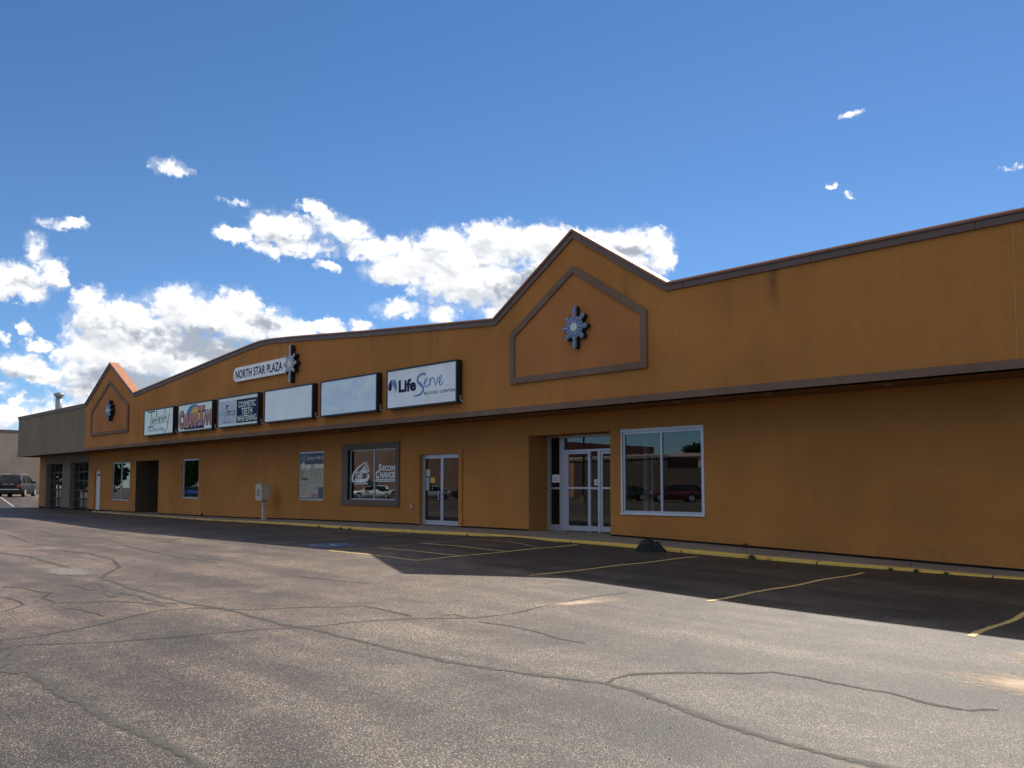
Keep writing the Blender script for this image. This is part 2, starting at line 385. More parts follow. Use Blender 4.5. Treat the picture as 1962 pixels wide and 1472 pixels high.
class MB:
    """collects faces (world coordinates) and links them as ONE mesh object"""
    def __init__(s): s.v = []; s.f = []; s.m = []; s.uv = {}; s.cur = 0
    def poly(s, pts, flip=False):
        i = len(s.v); s.v += [tuple(p) for p in pts]; idx = list(range(i, i + len(pts)))
        if flip: idx.reverse()
        s.f.append(idx); s.m.append(s.cur); return len(s.f) - 1
    def box(s, x0, x1, y0, y1, z0, z1):
        i = len(s.v)
        s.v += [(x0, y0, z0), (x1, y0, z0), (x1, y1, z0), (x0, y1, z0), (x0, y0, z1), (x1, y0, z1), (x1, y1, z1), (x0, y1, z1)]
        for q in ((0, 3, 2, 1), (4, 5, 6, 7), (0, 1, 5, 4), (1, 2, 6, 5), (2, 3, 7, 6), (3, 0, 4, 7)):
            s.f.append([i + k for k in q]); s.m.append(s.cur)
        return s
    def prism(s, pts, y0, y1):
        """closed outline of (x, z) points, clockwise or not, from y0 (front) to y1 (back)"""
        ar = sum(pts[k][0] * pts[(k + 1) % len(pts)][1] - pts[(k + 1) % len(pts)][0] * pts[k][1] for k in range(len(pts)))
        if ar < 0: pts = pts[::-1]
        n = len(pts); i = len(s.v)
        s.v += [(x, y0, z) for x, z in pts] + [(x, y1, z) for x, z in pts]
        s.f.append(list(range(i, i + n))); s.m.append(s.cur)
        s.f.append([i + n + k for k in range(n)][::-1]); s.m.append(s.cur)
        for k in range(n):
            a, b = i + k, i + (k + 1) % n
            s.f.append([a, a + n, b + n, b]); s.m.append(s.cur)
        return s
    def strip(s, a, b, y0, y1):
        """band between two open (x, z) polylines of equal length, as a solid from y0 to y1"""
        n = len(a)
        for k in range(n - 1):
            q = [a[k], a[k + 1], b[k + 1], b[k]]
            s.poly([(x, y0, z) for x, z in q]); s.poly([(x, y1, z) for x, z in q][::-1])
            s.poly([(a[k][0], y0, a[k][1]), (a[k][0], y1, a[k][1]), (a[k + 1][0], y1, a[k + 1][1]), (a[k + 1][0], y0, a[k + 1][1])])
            s.poly([(b[k][0], y0, b[k][1]), (b[k + 1][0], y0, b[k + 1][1]), (b[k + 1][0], y1, b[k + 1][1]), (b[k][0], y1, b[k][1])])
        for (x, z), (u, w) in ((a[0], b[0]), (a[-1], b[-1])):
            s.poly([(x, y0, z), (u, y0, w), (u, y1, w), (x, y1, z)])
        return s
    def tube(s, p0, p1, r0, r1=None, n=10, cap=True):
        r1 = r0 if r1 is None else r1
        p0, p1 = Vector(p0), Vector(p1); d = (p1 - p0).normalized()
        u = d.orthogonal().normalized(); w = d.cross(u); i = len(s.v)
        for c, r in ((p0, r0), (p1, r1)):
            for k in range(n):
                a = 2 * PI * k / n; s.v.append(tuple(c + u * math.cos(a) * r + w * math.sin(a) * r))
        for k in range(n):
            a, b = i + k, i + (k + 1) % n; s.f.append([a, b, b + n, a + n]); s.m.append(s.cur)
        if cap:
            s.f.append([i + k for k in range(n)][::-1]); s.m.append(s.cur)
            s.f.append([i + n + k for k in range(n)]); s.m.append(s.cur)
        return s
    def path(s, pts, r, n=6):
        for a, b in zip(pts, pts[1:]): s.tube(a, b, r, r, n)
        return s
    def stroke(s, pts, w, y, cap=5):
        """flat brush stroke in the plane y; pts (x, z) or (x, z, widthfactor)"""
        P = [(p[0], p[1], (p[2] if len(p) > 2 else 1.) * w / 2) for p in pts]
        L = []; R = []
        for k, (x, z, h) in enumerate(P):
            a = P[max(k - 1, 0)]; b = P[min(k + 1, len(P) - 1)]
            dx, dz = b[0] - a[0], b[1] - a[1]; l = math.hypot(dx, dz) or 1
            nx, nz = -dz / l, dx / l
            L.append((x + nx * h, z + nz * h)); R.append((x - nx * h, z - nz * h))
        for k in range(len(P) - 1):
            s.poly([(L[k][0], y, L[k][1]), (R[k][0], y, R[k][1]), (R[k + 1][0], y, R[k + 1][1]), (L[k + 1][0], y, L[k + 1][1])], True)
        return s
    def ellipse(s, cx, cz, rx, rz, y, n=24, a0=0, a1=2 * PI):
        s.poly([(cx + rx * math.cos(a0 + (a1 - a0) * k / n), y, cz + rz * math.sin(a0 + (a1 - a0) * k / n)) for k in range(n + (1 if a1 - a0 < 6.2 else 0))])
        return s
    def build(s, name, mat, parent=None, smooth=False, label=None, local=False):
        me = bpy.data.meshes.new(name)
        o0 = Vector((0, 0, 0)) if (parent is None or local) else origin(parent)
        me.from_pydata([(v[0] - o0.x, v[1] - o0.y, v[2] - o0.z) for v in s.v], [], s.f)
        mats = mat if isinstance(mat, (list, tuple)) else [mat]
        for mm in mats: me.materials.append(mm)
        for p, k in zip(me.polygons, s.m): p.material_index = k; p.use_smooth = smooth
        me.update()
        ob = bpy.data.objects.new(name, me); C.objects.link(ob)
        if parent is not None: ob.parent = parent
        if label: ob['label'] = label
        return ob


def text_mb(mb, txt, x0, x1, z0, z1, y, bold=0., depth=0., shear=0., space=1.):
    cu = bpy.data.curves.new('lettering', 'FONT'); cu.body = txt; cu.size = 1; cu.offset = bold
    cu.resolution_u = 3; cu.space_character = space; cu.shear = shear
    ob = bpy.data.objects.new('lettering', cu); C.objects.link(ob)
    dg = bpy.context.evaluated_depsgraph_get(); dg.update()
    me = bpy.data.meshes.new_from_object(ob.evaluated_get(dg))
    vs = [v.co.copy() for v in me.vertices]
    ax, bx = min(v.x for v in vs), max(v.x for v in vs); az, bz = min(v.y for v in vs), max(v.y for v in vs)
    i = len(mb.v)
    for v in vs:
        mb.v.append((x0 + (v.x - ax) / (bx - ax) * (x1 - x0), y, z0 + (v.y - az) / (bz - az) * (z1 - z0)))
    for p in me.polygons:
        mb.f.append([i + k for k in p.vertices]); mb.m.append(mb.cur)
    bpy.data.objects.remove(ob); bpy.data.meshes.remove(me); bpy.data.curves.remove(cu)
    return mb


def offset_line(pts, d):
    """shift an open (x, z) polyline downwards by the perpendicular distance d (pts run right to left)"""
    out = []
    for k, p in enumerate(pts):
        ns = []
        for a, b in ((k - 1, k), (k, k + 1)):
            if a >= 0 and b < len(pts):
                dx, dz = pts[b][0] - pts[a][0], pts[b][1] - pts[a][1]; l = math.hypot(dx, dz)
                n = (-dz / l, dx / l)
                if n[1] > 0: n = (-n[0], -n[1])
                ns.append(n)
        nx = sum(n[0] for n in ns) / len(ns); nz = sum(n[1] for n in ns) / len(ns)
        l2 = nx * nx + nz * nz
        out.append((p[0] + nx * d / l2, p[1] + nz * d / l2))
    return out


# ------------------------------------------------------------------ ground
CX = [-90, -70, -49, -43, -35.7, -30, -23.8, -16.9, -15.9, -14.7, -13.9, -12, -9.1, -6.4, -4, 0, 14]
CZ = [.25, .22, .21, .2, .2, .26, .295, .307, .355, .345, .297, .236, .16, .104, .07, .0, -.1]
MX = [-90, -42, -28, -15.3, -11.9, -9.5, -5.6, -2.5, 14]
MZ = [.3, .28, .265, .196, .162, .125, .02, -.02, -.08]


def ground_z(X, Y):
    a = np.interp(X, CX, CZ); m = np.interp(X, MX, MZ); s = np.interp(X, [-90, -15, 14], [.2, 0, -.05])
    if Y >= 15.6: z = a
    elif Y >= 10: z = m + (a - m) * (Y - 10) / 5.6
    elif Y >= 0: z = s + (m - s) * Y / 10
    elif Y > -12: z = s * (1 + Y / 12)
    else: z = .3 * min(1, max(0, (-12 - Y) / 5))
    if X < -65: z += min(.62, .06 * (-65 - X)) * min(1, max(0, (Y - 8) / 8))
    return float(z)


BX = [-75, -64.2, -51.6, -47, -43.9, -37.9, -33.8, -30.3, -26.6, -22.3, -17.7, -14, -11.9, -10.4, -9.1, -7.9, -6.2, -4.4, 0, 12]
BZ = [.31, .31, .3, .292, .29, .3, .325, .372, .399, .42, .42, .402, .352, .315, .28, .246, .2, .15, .05, -.1]
base_z = lambda X: float(np.interp(X, BX, BZ))
KX = [-51.5, -49.2, -42.9, -35.7, -30, -27.5, -23.9, -22.1, -19.8, -17.6, -16.75, -15.7, -14.5, -13.9, -13, -12, -10.9, -10, -9.1, -7.7, -6.4, -5, -4.1, 0, 13]
KY = [16.9, 16.75, 16.6, 16.3, 15.95, 15.85, 15.55, 15.4, 15.6, 15.75, 15.85, 15.82, 15.68, 15.7, 15.9, 16.0, 16.0, 16.03, 16.1, 16.18, 16.35, 16.45, 16.55, 16.6, 16.6]
kerb_y = lambda X: float(np.interp(X, KX, KY))
walk_z = lambda X: base_z(X) - .04


def frange(a, b, st):
    n = max(1, int(round((b - a) / st))); return [a + (b - a) * k / n for k in range(n + 1)]


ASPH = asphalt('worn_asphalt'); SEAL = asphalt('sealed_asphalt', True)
xs = [-900, -400, -200, -130] + frange(-100, -60, 2.5) + frange(-59, 14, 1.0) + [20, 40, 90, 200, 500, 900]
ys = [-900, -300, -120, -60, -30, -20, -17, -14.5, -12, -8, -4] + frange(0, 20, .8) + [24, 30, 45, 70, 120, 250, 900]
me = bpy.data.meshes.new('parking_lot'); vv = [(x, y, ground_z(x, y)) for y in ys for x in xs]; nx = len(xs)
ff = [(j * nx + i, j * nx + i + 1, (j + 1) * nx + i + 1, (j + 1) * nx + i) for j in range(len(ys) - 1) for i in range(nx - 1)]
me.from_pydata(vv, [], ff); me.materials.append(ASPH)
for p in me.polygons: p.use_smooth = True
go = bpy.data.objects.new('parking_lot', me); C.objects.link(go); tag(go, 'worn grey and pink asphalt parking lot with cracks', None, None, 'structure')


# dense lookup that follows the very facets of the ground mesh, so thin coats never dip below it
XA = np.array(xs); YA = np.array(ys); ZA = np.array([v[2] for v in vv]).reshape(len(ys), nx)


def gz(X, Y):
    i = int(np.clip(np.searchsorted(XA, X) - 1, 0, nx - 2)); j = int(np.clip(np.searchsorted(YA, Y) - 1, 0, len(ys) - 2))
    u = (X - XA[i]) / (XA[i + 1] - XA[i]); v = (Y - YA[j]) / (YA[j + 1] - YA[j])
    return float((ZA[j, i] * (1 - u) + ZA[j, i + 1] * u) * (1 - v) + (ZA[j + 1, i] * (1 - u) + ZA[j + 1, i + 1] * u) * v)


def ribbon(name, paths, mat, lift=.005, step=.12, wig=.0, label=None, kind='structure', wv=.3):
    """paths: (width, [(x, y)...]) laid on the ground as one coat"""
    V = []; F = []; UV = []
    for w, pts in paths:
        if wig and wig > .025: w *= 1.45
        P = []
        for a, b in zip(pts, pts[1:]):
            l = math.dist(a, b); n = max(1, int(l / step))
            for k in range(n): P.append((a[0] + (b[0] - a[0]) * k / n, a[1] + (b[1] - a[1]) * k / n))
        P.append(pts[-1])
        if wig:
            Q = []
            for k, p in enumerate(P):
                n3 = mnoise.noise_vector(Vector((p[0] * 2.3, p[1] * 2.3, .7))) * wig + mnoise.noise_vector(Vector((p[0] * 9, p[1] * 9, 2.7))) * wig * .55 + mnoise.noise_vector(Vector((p[0] * 30, p[1] * 30, 6.7))) * wig * .22
                Q.append((p[0] + n3.x, p[1] + n3.y))
            P = Q
        i0 = len(V)
        for k, p in enumerate(P):
            a = P[max(k - 1, 0)]; b = P[min(k + 1, len(P) - 1)]
            dx, dy = b[0] - a[0], b[1] - a[1]; l = math.hypot(dx, dy) or 1
            ww = w * (.85 if wig else .5) * (1 + wv * mnoise.noise(Vector((p[0] * 3, p[1] * 3, 5))) * 1.6 + wv * mnoise.noise(Vector((p[0] * 14, p[1] * 14, 9))) * 1.6)
            if wig and (k == 0 or k == len(P) - 1): ww *= .25
            for s, v in ((-1, 0.), (0, .5), (1, 1.)):
                x = p[0] - dy / l * ww * s; y = p[1] + dx / l * ww * s
                V.append((x, y, gz(x, y) + lift)); UV.append((k * step, v))
        for k in range(len(P) - 1):
            for s in (0, 1):
                q = [i0 + k * 3 + s, i0 + k * 3 + 3 + s, i0 + k * 3 + 4 + s, i0 + k * 3 + 1 + s]
                F.append(q)
    me = bpy.data.meshes.new(name); me.from_pydata(V, [], F); me.materials.append(mat)
    ul = me.uv_layers.new(name='UVMap')
    for lp in me.loops: ul.data[lp.index].uv = UV[lp.vertex_index]
    o = bpy.data.objects.new(name, me); C.objects.link(o); tag(o, label, None, None, kind)
    return o


def pad(name, pts, mat, lift, label=None, kind='structure', rings=6):
    """soft-edged patch: V runs from the centre (.5) to the rim (1)"""
    cx = sum(p[0] for p in pts) / len(pts); cy = sum(p[1] for p in pts) / len(pts)
    P = []
    for a, b in zip(pts, pts[1:] + pts[:1]):
        for k in range(6): P.append((a[0] + (b[0] - a[0]) * k / 6, a[1] + (b[1] - a[1]) * k / 6))
    V = []; F = []; UV = []; n = len(P)
    for r in range(rings + 1):
        t = r / rings
        for p in P:
            x = cx + (p[0] - cx) * t; y = cy + (p[1] - cy) * t; V.append((x, y, gz(x, y) + lift)); UV.append((0, .5 + .5 * t))
    for r in range(rings):
        for k in range(n): F.append((r * n + k, r * n + (k + 1) % n, (r + 1) * n + (k + 1) % n, (r + 1) * n + k))
    me = bpy.data.meshes.new(name); me.from_pydata(V, [], F); me.materials.append(mat)
    ul = me.uv_layers.new(name='UVMap')
    for lp in me.loops: ul.data[lp.index].uv = UV[lp.vertex_index]
    o = bpy.data.objects.new(name, me); C.objects.link(o); tag(o, label, None, None, kind)
    return o


TAR = ribbon_mat('crack_filler', (.075, .072, .056), 12, .8, .85, .75, (.12, .11, .085), .35)
TARF = ribbon_mat('thin_crack', (.075, .064, .052), 16, .8, .8, .8, None, .5)
BIG = [
(0.053, [(-8.74, 2.1), (-8.54, 2.16), (-8.51, 2.28), (-7.68, 2.24), (-7.02, 2.23), (-6.5, 2.25), (-6.08, 2.28), (-5.69, 2.3), (-5.28, 2.3), (-4.9, 2.27)]),
(0.062, [(-8.81, 2.12), (-9.29, 2.26), (-9.65, 2.38), (-9.9, 2.53)]),
(0.05, [(-15.59, 5.23), (-14.04, 5.07), (-12.95, 5.02), (-11.86, 4.97), (-11.13, 5.02), (-10.58, 5.13), (-9.84, 5.11), (-9.07, 5.12), (-8.47, 5.18), (-7.71, 5.2), (-6.78, 5.22), (-6.23, 5.24), (-5.77, 5.32), (-5.48, 5.41), (-5.09, 5.5), (-4.61, 5.68), (-4.26, 5.66), (-3.86, 5.53), (-3.56, 5.43), (-3.18, 5.31), (-2.84, 5.27), (-2.47, 5.24), (-2.01, 5.25), (-1.5, 5.2), (-.6, 5.1)]),
(0.075, [(-24, 5.2), (-22.3, 5.28), (-20.73, 5.47), (-18.71, 5.37), (-17.7, 5.36)]),
(0.05, [(-14.68, 4.93), (-13.71, 4.72), (-13.38, 4.5), (-12.75, 4.5), (-13.26, 4.75), (-12.65, 4.8), (-11.78, 4.72), (-11.48, 4.88)])]
FINE = [
(0.027, [(-9.76, 2.34), (-9.91, 2.52), (-9.69, 2.81), (-9.34, 3.34), (-9.17, 3.82), (-9.07, 4.22), (-8.89, 4.75), (-8.61, 5.36), (-8.53, 5.93), (-8.3, 6.39), (-8.02, 6.74), (-7.77, 7.07), (-7.67, 7.57), (-7.82, 8.31), (-7.9, 9.39), (-7.84, 10.23)]),
(0.032, [(-10.35, 2.48), (-10.29, 2.82), (-10.44, 3.24), (-10.6, 3.63), (-10.9, 4.11), (-11.06, 4.5), (-10.92, 4.92), (-10.28, 5.3), (-9.85, 6.01), (-9.43, 6.55), (-8.86, 6.56), (-8.37, 6.52)]),
(0.036, [(-4.61, 5.68), (-4.66, 5.89), (-4.62, 6.14), (-4.41, 6.48), (-4.04, 6.8), (-3.82, 7.1), (-3.47, 7.15), (-3.11, 7.12), (-2.78, 7.1), (-2.45, 7.02), (-2.14, 7.03), (-2.0, 7.2)]),
(0.026, [(-7.56, 6.88), (-7.09, 7.0), (-6.62, 6.95), (-6.22, 6.86), (-5.85, 6.9)]),
(0.045, [(-22.93, 5.43), (-22.18, 6.35), (-22.21, 7.55), (-22.07, 8.79), (-23.07, 9.91)]),
(0.043, [(-21.86, 6.43), (-20.23, 6.61), (-18.6, 6.49), (-16.88, 6.04), (-15.89, 5.46), (-15.39, 5.21)]),
(0.035, [(-15.37, 3.66), (-14.97, 3.85), (-14.21, 3.91), (-13.96, 3.98), (-13.45, 3.74), (-12.86, 3.74), (-12.53, 4.04), (-12.35, 4.4), (-11.97, 4.54), (-11.36, 4.69)]),
(0.035, [(-14.94, 4.45), (-14.63, 4.55), (-13.97, 4.5), (-13.68, 4.6)]),
(0.03, [(-12.56, 3.0), (-12.75, 3.23), (-12.93, 3.37), (-13.57, 3.43), (-13.92, 3.38), (-14.07, 3.32)]),
(0.03, [(-12.27, 3.67), (-11.82, 3.78), (-11.11, 3.8)]),
(0.035, [(-22.14, 7.97), (-20.14, 7.79), (-17.6, 7.57), (-15.98, 7.61)]),
(0.028, [(-12.9, 7.61), (-11.71, 7.78), (-11.2, 7.93)]),
(0.022, [(-13.2, 11.79), (-11.94, 11.83), (-10.82, 11.87)]),
(0.02, [(-8.21, 6.81), (-8.13, 7.0), (-7.83, 7.0)]),
(0.03, [(-30, 8.2), (-27, 7.9), (-25.2, 8.3), (-23.07, 9.91)]), (0.03, [(-34, 6.8), (-29, 7.1), (-25, 6.6), (-22.2, 6.9)])]
ribbon('crack_sealing', BIG, TAR, .005, .06, .035, 'dark crack filler strips snaking across the lot')
ribbon('pavement_crack', FINE, TARF, .0045, .06, .03, 'thin dark cracks in the asphalt')
PALE = ribbon_mat('pale_patch', (.25, .24, .195), 3.5, .45, .8, .8, (.20, .185, .15), .35)
pad('patch', [(-17.57, 4.79), (-17.93, 5.05), (-17.89, 5.32), (-17.15, 5.47), (-16.12, 5.48), (-15.59, 5.23), (-15.8, 4.96), (-16.34, 4.69), (-16.91, 4.61)], PALE, .009, 'pale grey repair patch in the lot')
SAND = ribbon_mat('sand_wash', (.70, .52, .36), 3.5, .9, .9, .9, (.55, .42, .30), .25)
pad('sand', [(-2.95, 8.2), (-2.5, 8.75), (-1.3, 9.1), (-.9, 8.4), (-1.7, 7.6), (-2.4, 7.65)], SAND, .007, 'pale sand washed onto the asphalt')
pad('sand', [(-2.75, 9.7), (-2.2, 10.2), (-1.3, 10.0), (-1.8, 9.15), (-2.45, 9.1)], SAND, .0065, 'pale sand spot near the parking line')
pad('sand', [(-8.0, 8.0), (-7.45, 8.5), (-7.3, 9.6), (-7.75, 9.7), (-7.9, 8.9)], SAND, .006, 'pale sand streak in the driving lane')
# dark sheet over the ground at the left end of the building
m, N, b = new_mat('dark_ground_coat')
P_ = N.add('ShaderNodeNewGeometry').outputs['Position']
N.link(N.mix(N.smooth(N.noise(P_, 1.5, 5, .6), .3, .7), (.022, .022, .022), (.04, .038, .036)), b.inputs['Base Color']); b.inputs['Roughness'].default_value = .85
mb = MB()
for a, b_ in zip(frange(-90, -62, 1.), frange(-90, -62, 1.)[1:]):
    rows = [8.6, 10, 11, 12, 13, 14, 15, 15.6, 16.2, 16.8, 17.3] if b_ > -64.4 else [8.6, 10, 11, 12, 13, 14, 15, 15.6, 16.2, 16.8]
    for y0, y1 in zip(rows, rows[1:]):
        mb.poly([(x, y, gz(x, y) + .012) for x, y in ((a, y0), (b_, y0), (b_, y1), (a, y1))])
mb.build('dark_ground', m); tag(bpy.data.objects['dark_ground'], 'dark sheet of ground at the left end of the building', None, None, 'structure')

# parking lines (Y from the kerb outwards)
YLINE = ribbon_mat('line_paint', (.80, .56, .18), 30, .4, 1.0, .6, (.66, .47, .18), .5)
YLINE2 = ribbon_mat('worn_line_paint', (.60, .43, .20), 26, .5, .8, .6, (.45, .35, .18), .6)
WLINE = ribbon_mat('white_line_paint', (.62, .52, .38), 12, .4, .9, .6, None, .4)
for x0, y0, x1, y1, mt in [(-3.12, 15.3, -3.14, 10.35, YLINE), (-6.43, 15.4, -6.58, 10.4, YLINE), (-10.01, 15.44, -10.12, 10.43, YLINE), (-13.32, 15.41, -13.43, 10.52, YLINE),
                           (-15.95, 14.51, -16.56, 10.5, YLINE2), (-19.61, 15.18, -19.52, 10.5, YLINE2), (-22.3, 15.0, -22.35, 10.4, YLINE2), (-25.58, 15.36, -25.48, 10.5, YLINE2),
                           (-28.9, 15.3, -28.85, 10.6, YLINE2), (-32.3, 15.4, -32.2, 10.7, YLINE2), (-35.7, 15.6, -35.6, 10.7, YLINE2), (.2, 15.5, .15, 9.3, YLINE)]:
    n = 12; wv = .03
    pts = [(x0 + (x1 - x0) * k / n + math.sin(k * 1.3 + x0) * wv, y0 + (y1 - y0) * k / n) for k in range(n + 1)]
    ribbon('parking_line', [(.105, pts)], mt, .006, .1, 0, None, 'structure', .12)
ribbon('parking_line', [(.11, [(-13.38, 10.55), (-15, 10.55), (-16.56, 10.5)])], YLINE, .0075, .1, 0, None, 'structure', .12)
ribbon('parking_line', [(.1, [(-16.2, 11.6), (-13.47, 11.72)])], YLINE, .0075, .1, 0, None, 'structure', .12)
ribbon('parking_line', [(.1, [(-16.3, 12.96), (-13.44, 13.04)])], YLINE, .0075, .1, 0, None, 'structure', .12)
ribbon('parking_line', [(.09, [(-15.9, 14.5), (-14.9, 14.5), (-14.29, 14.46), (-13.55, 14.2)])], YLINE2, .0075, .1, 0, None, 'structure', .12)
ribbon('parking_line', [(.16, [(-84, 18.5), (-75.05, 17.64), (-66.0, 16.35)])], WLINE, .016, .3, 0, None, 'structure', .12)
BLUEP = ribbon_mat('blue_paint', (.10, .17, .32), 6, .3, .75, .7, (.14, .19, .28), .6)
pad('blue_marking', [(-18.55, 10.75), (-18.55, 12.0), (-17.25, 12.0), (-17.25, 10.75)], BLUEP, .006, 'blue painted square with a white wheelchair symbol')
WP = ribbon_mat('white_paint', (.5, .52, .52), 22, .4, .85, .6, None, .6)
cxw, cyw = -17.95, 11.38
ribbon('wheelchair_symbol', [(.09, [(cxw - .05, cyw + .34), (cxw - .03, cyw + .05), (cxw + .26, cyw + .03), (cxw + .36, cyw - .3)]),
                             (.07, [(cxw + .32 * math.cos(a) - .02, cyw - .14 + .3 * math.sin(a)) for a in [2.2 + k * .38 for k in range(11)]]),
                             (.13, [(cxw - .1, cyw + .47), (cxw + .02, cyw + .47)])], WP, .0095, .05, 0, 'white painted wheelchair symbol')

# sidewalk and kerb
m, N, b = new_mat('kerb_paint')
P_ = N.add('ShaderNodeNewGeometry').outputs['Position']
n1 = N.noise(P_, 4.5, 6, .75); n2 = N.noise(P_, 26, 4, .7)
c_ = N.mix(N.smooth(n2, .3, .7), (.76, .48, .09), (.58, .37, .09))
xk = N.xyz(P_)[0]
thr = N.smooth(xk, -40, -12, .47, .66)
c_ = N.mix(N.smooth(N.math('SUBTRACT', n1, thr), 0., .06), c_, (.23, .195, .155))
c_ = N.mix(N.smooth(N.vor(P_, 9, 'Distance'), .12, .03), c_, (.07, .06, .045))
jw = N.math('ABSOLUTE', N.math('SUBTRACT', N.math('FRACT', N.math('MULTIPLY', xk, 1 / 3.05)), .5))
c_ = N.mix(N.smooth(jw, .006, .002), c_, (.03, .025, .02))
N.link(c_, b.inputs['Base Color']); b.inputs['Roughness'].default_value = .75
bp = N.add('ShaderNodeBump'); bp.inputs['Strength'].default_value = .8; bp.inputs['Distance'].default_value = .01; N.link(n1, bp.inputs['Height']); N.link(bp.outputs[0], b.inputs['Normal'])
KERB = m
m, N, b = new_mat('sidewalk_concrete')
P_ = N.add('ShaderNodeNewGeometry').outputs['Position']; x_ = N.xyz(P_)
c_ = N.mix(N.smooth(N.noise(P_, 1.1, 6, .65), .3, .7), (.20, .165, .14), (.27, .225, .19))
c_ = N.mix(N.math('MULTIPLY', N.smooth(N.noise(P_, 5, 5, .7), .52, .7), .6), c_, (.11, .09, .075))
c_ = N.vmath('MULTIPLY', c_, N.comb(*[N.smooth(N.noise(P_, 90, 2, .6), .3, .7, .86, 1.12)] * 3))
jw = N.math('ABSOLUTE', N.math('SUBTRACT', N.math('FRACT', N.math('MULTIPLY', N.math('ADD', x_[0], .2), 1 / 3.45)), .5))
c_ = N.mix(N.smooth(jw, .005, .002), c_, (.03, .025, .02))
N.link(c_, b.inputs['Base Color']); b.inputs['Roughness'].default_value = .85
bp = N.add('ShaderNodeBump'); bp.inputs['Strength'].default_value = .6; bp.inputs['Distance'].default_value = .004; N.link(N.noise(P_, 60, 4, .7), bp.inputs['Height']); N.link(bp.outputs[0], b.inputs['Normal'])
WALK = m
sx = frange(-51.5, 12, .5)
mb = MB(); kb = MB()
for a, b2 in zip(sx, sx[1:]):
    ya, yb = kerb_y(a), kerb_y(b2); za, zb = walk_z(a), walk_z(b2)
    mb.poly([(a, ya, za - .005), (b2, yb, zb - .005), (b2, 17.9, zb + .012), (a, 17.9, za + .012)])
mb.poly([(-17.02, 17.9, walk_z(-17.02) + .012), (-13.99, 17.9, walk_z(-13.99) + .012), (-13.99, 18.6, .385), (-17.02, 18.6, .39)])
mb.poly([(-47.1, 17.9, .262), (-43.7, 17.9, .262), (-43.7, 19.6, .262), (-47.1, 19.6, .262)])
mb.build('sidewalk', WALK); tag(bpy.data.objects['sidewalk'], 'narrow stained concrete sidewalk along the shops', None, None, 'structure')
kx = frange(-51.5, 12, .22)
rnd = random.Random(3)
jj = [(rnd.uniform(-.012, .012), rnd.uniform(-.012, .006)) for _ in kx]
for k in range(len(kx) - 1):
    R = []
    for q in (k, k + 1):
        x = kx[q]; y = kerb_y(x); z = walk_z(x) - .004; dy, dz = jj[q]
        face = y - .16 + dy
        R.append([(x, y + .055, z + .006), (x, face + .03, z + .002), (x, face + .006, z - .02 + dz * .5), (x, face, z - .22)])
    for i in range(3):
        kb.poly([R[0][i], R[0][i + 1], R[1][i + 1], R[1][i]])
kb.build('kerb', KERB, smooth=False); tag(bpy.data.objects['kerb'], 'chipped yellow painted kerb', None, None, 'structure')
# ragged dark seam where the asphalt meets the kerb
SEAM = ribbon_mat('kerb_seam', (.02, .018, .016), 9, .8, .95, .9, None, .2)
ribbon('kerb_gutter', [(.10, [(x, kerb_y(x) - .19) for x in frange(-51, 12, .5) if not -16.4 < x < -14.3][:0] or [(x, kerb_y(x) - .19) for x in frange(-51, -16.6, .4)]), (.10, [(x, kerb_y(x) - .19) for x in frange(-14.1, 12, .4)])], SEAM, .008, .08, .02, 'dark dirt seam along the kerb')

# ------------------------------------------------------------------ the plaza building
FY, WY = 16.1, 17.5
XL, XR = -64.5, 12.0
ZF, ZS = 3.695, 3.695
ROOF = [(XR, 6.42), (-11.11, 6.42), (-14.02, 8.33), (-16.99, 6.42), (-23.34, 6.92), (-28.13, 7.34), (-29.2, 7.42), (-29.9, 7.465), (-30.5, 7.475), (-31.2, 7.44), (-32.0, 7.38), (-33.25, 7.285), (-43.69, 6.45), (-47.16, 8.38), (-50.95, 6.42), (XL, 6.42)]
B = empty('shopping_plaza', (-26, 17.5, .3), 'long orange stucco strip mall with two gables and a brown trimmed parapet', 'building')
low = offset_line(ROOF, .02)
# fascia: front + back of the parapet, orange and grey paint
iG = 14
fb = MB()


def fascia_panel(mbx, top):
    pts = top + [(top[-1][0], ZF), (top[0][0], ZF)]
    mbx.prism(pts, FY, FY + .3)


fascia_panel(fb, low[:15]); fb.build('fascia', ORANGE, B)
fg = MB(); fascia_panel(fg, [low[14], low[15]])
fg.box(XL, XL + .3, FY + .302, WY + .0, ZF, 6.4)
fg.build('fascia', GREY, B, label='dark grey painted end of the fascia')
a1 = offset_line(ROOF, .19)
m, N, b = new_mat('coping_brown')
P_ = N.add('ShaderNodeNewGeometry').outputs['Position']; x_ = N.xyz(P_)
seg = N.math('FLOOR', N.math('MULTIPLY', x_[0], 1 / 3.05)); wn_ = N.add('ShaderNodeTexWhiteNoise', noise_dimensions='1D'); N.link(seg, wn_.inputs[1])
k_ = N.math('MULTIPLY', N.smooth(wn_.outputs[0], 0, 1, .84, 1.14), N.smooth(N.noise(P_, 5, 5, .6), .3, .7, .88, 1.1))
c_ = N.vmath('MULTIPLY', (.135, .082, .062), N.comb(k_, k_, k_))
jw = N.math('ABSOLUTE', N.math('SUBTRACT', N.math('FRACT', N.math('MULTIPLY', x_[0], 1 / 3.05)), .5))
c_ = N.mix(N.smooth(jw, .006, .003), c_, (.03, .02, .015))
N.link(c_, b.inputs['Base Color']); b.inputs['Roughness'].default_value = .5
COPB = m
MB().strip(offset_line(ROOF, .04), a1, FY - .045, FY - .002).build('coping_band', COPB, B)
lip = MB(); lip.strip(ROOF, offset_line(ROOF, .05), FY - .075, FY - .0455); lip.build('coping_lip', CAPD, B)
up = offset_line(ROOF, -.012)
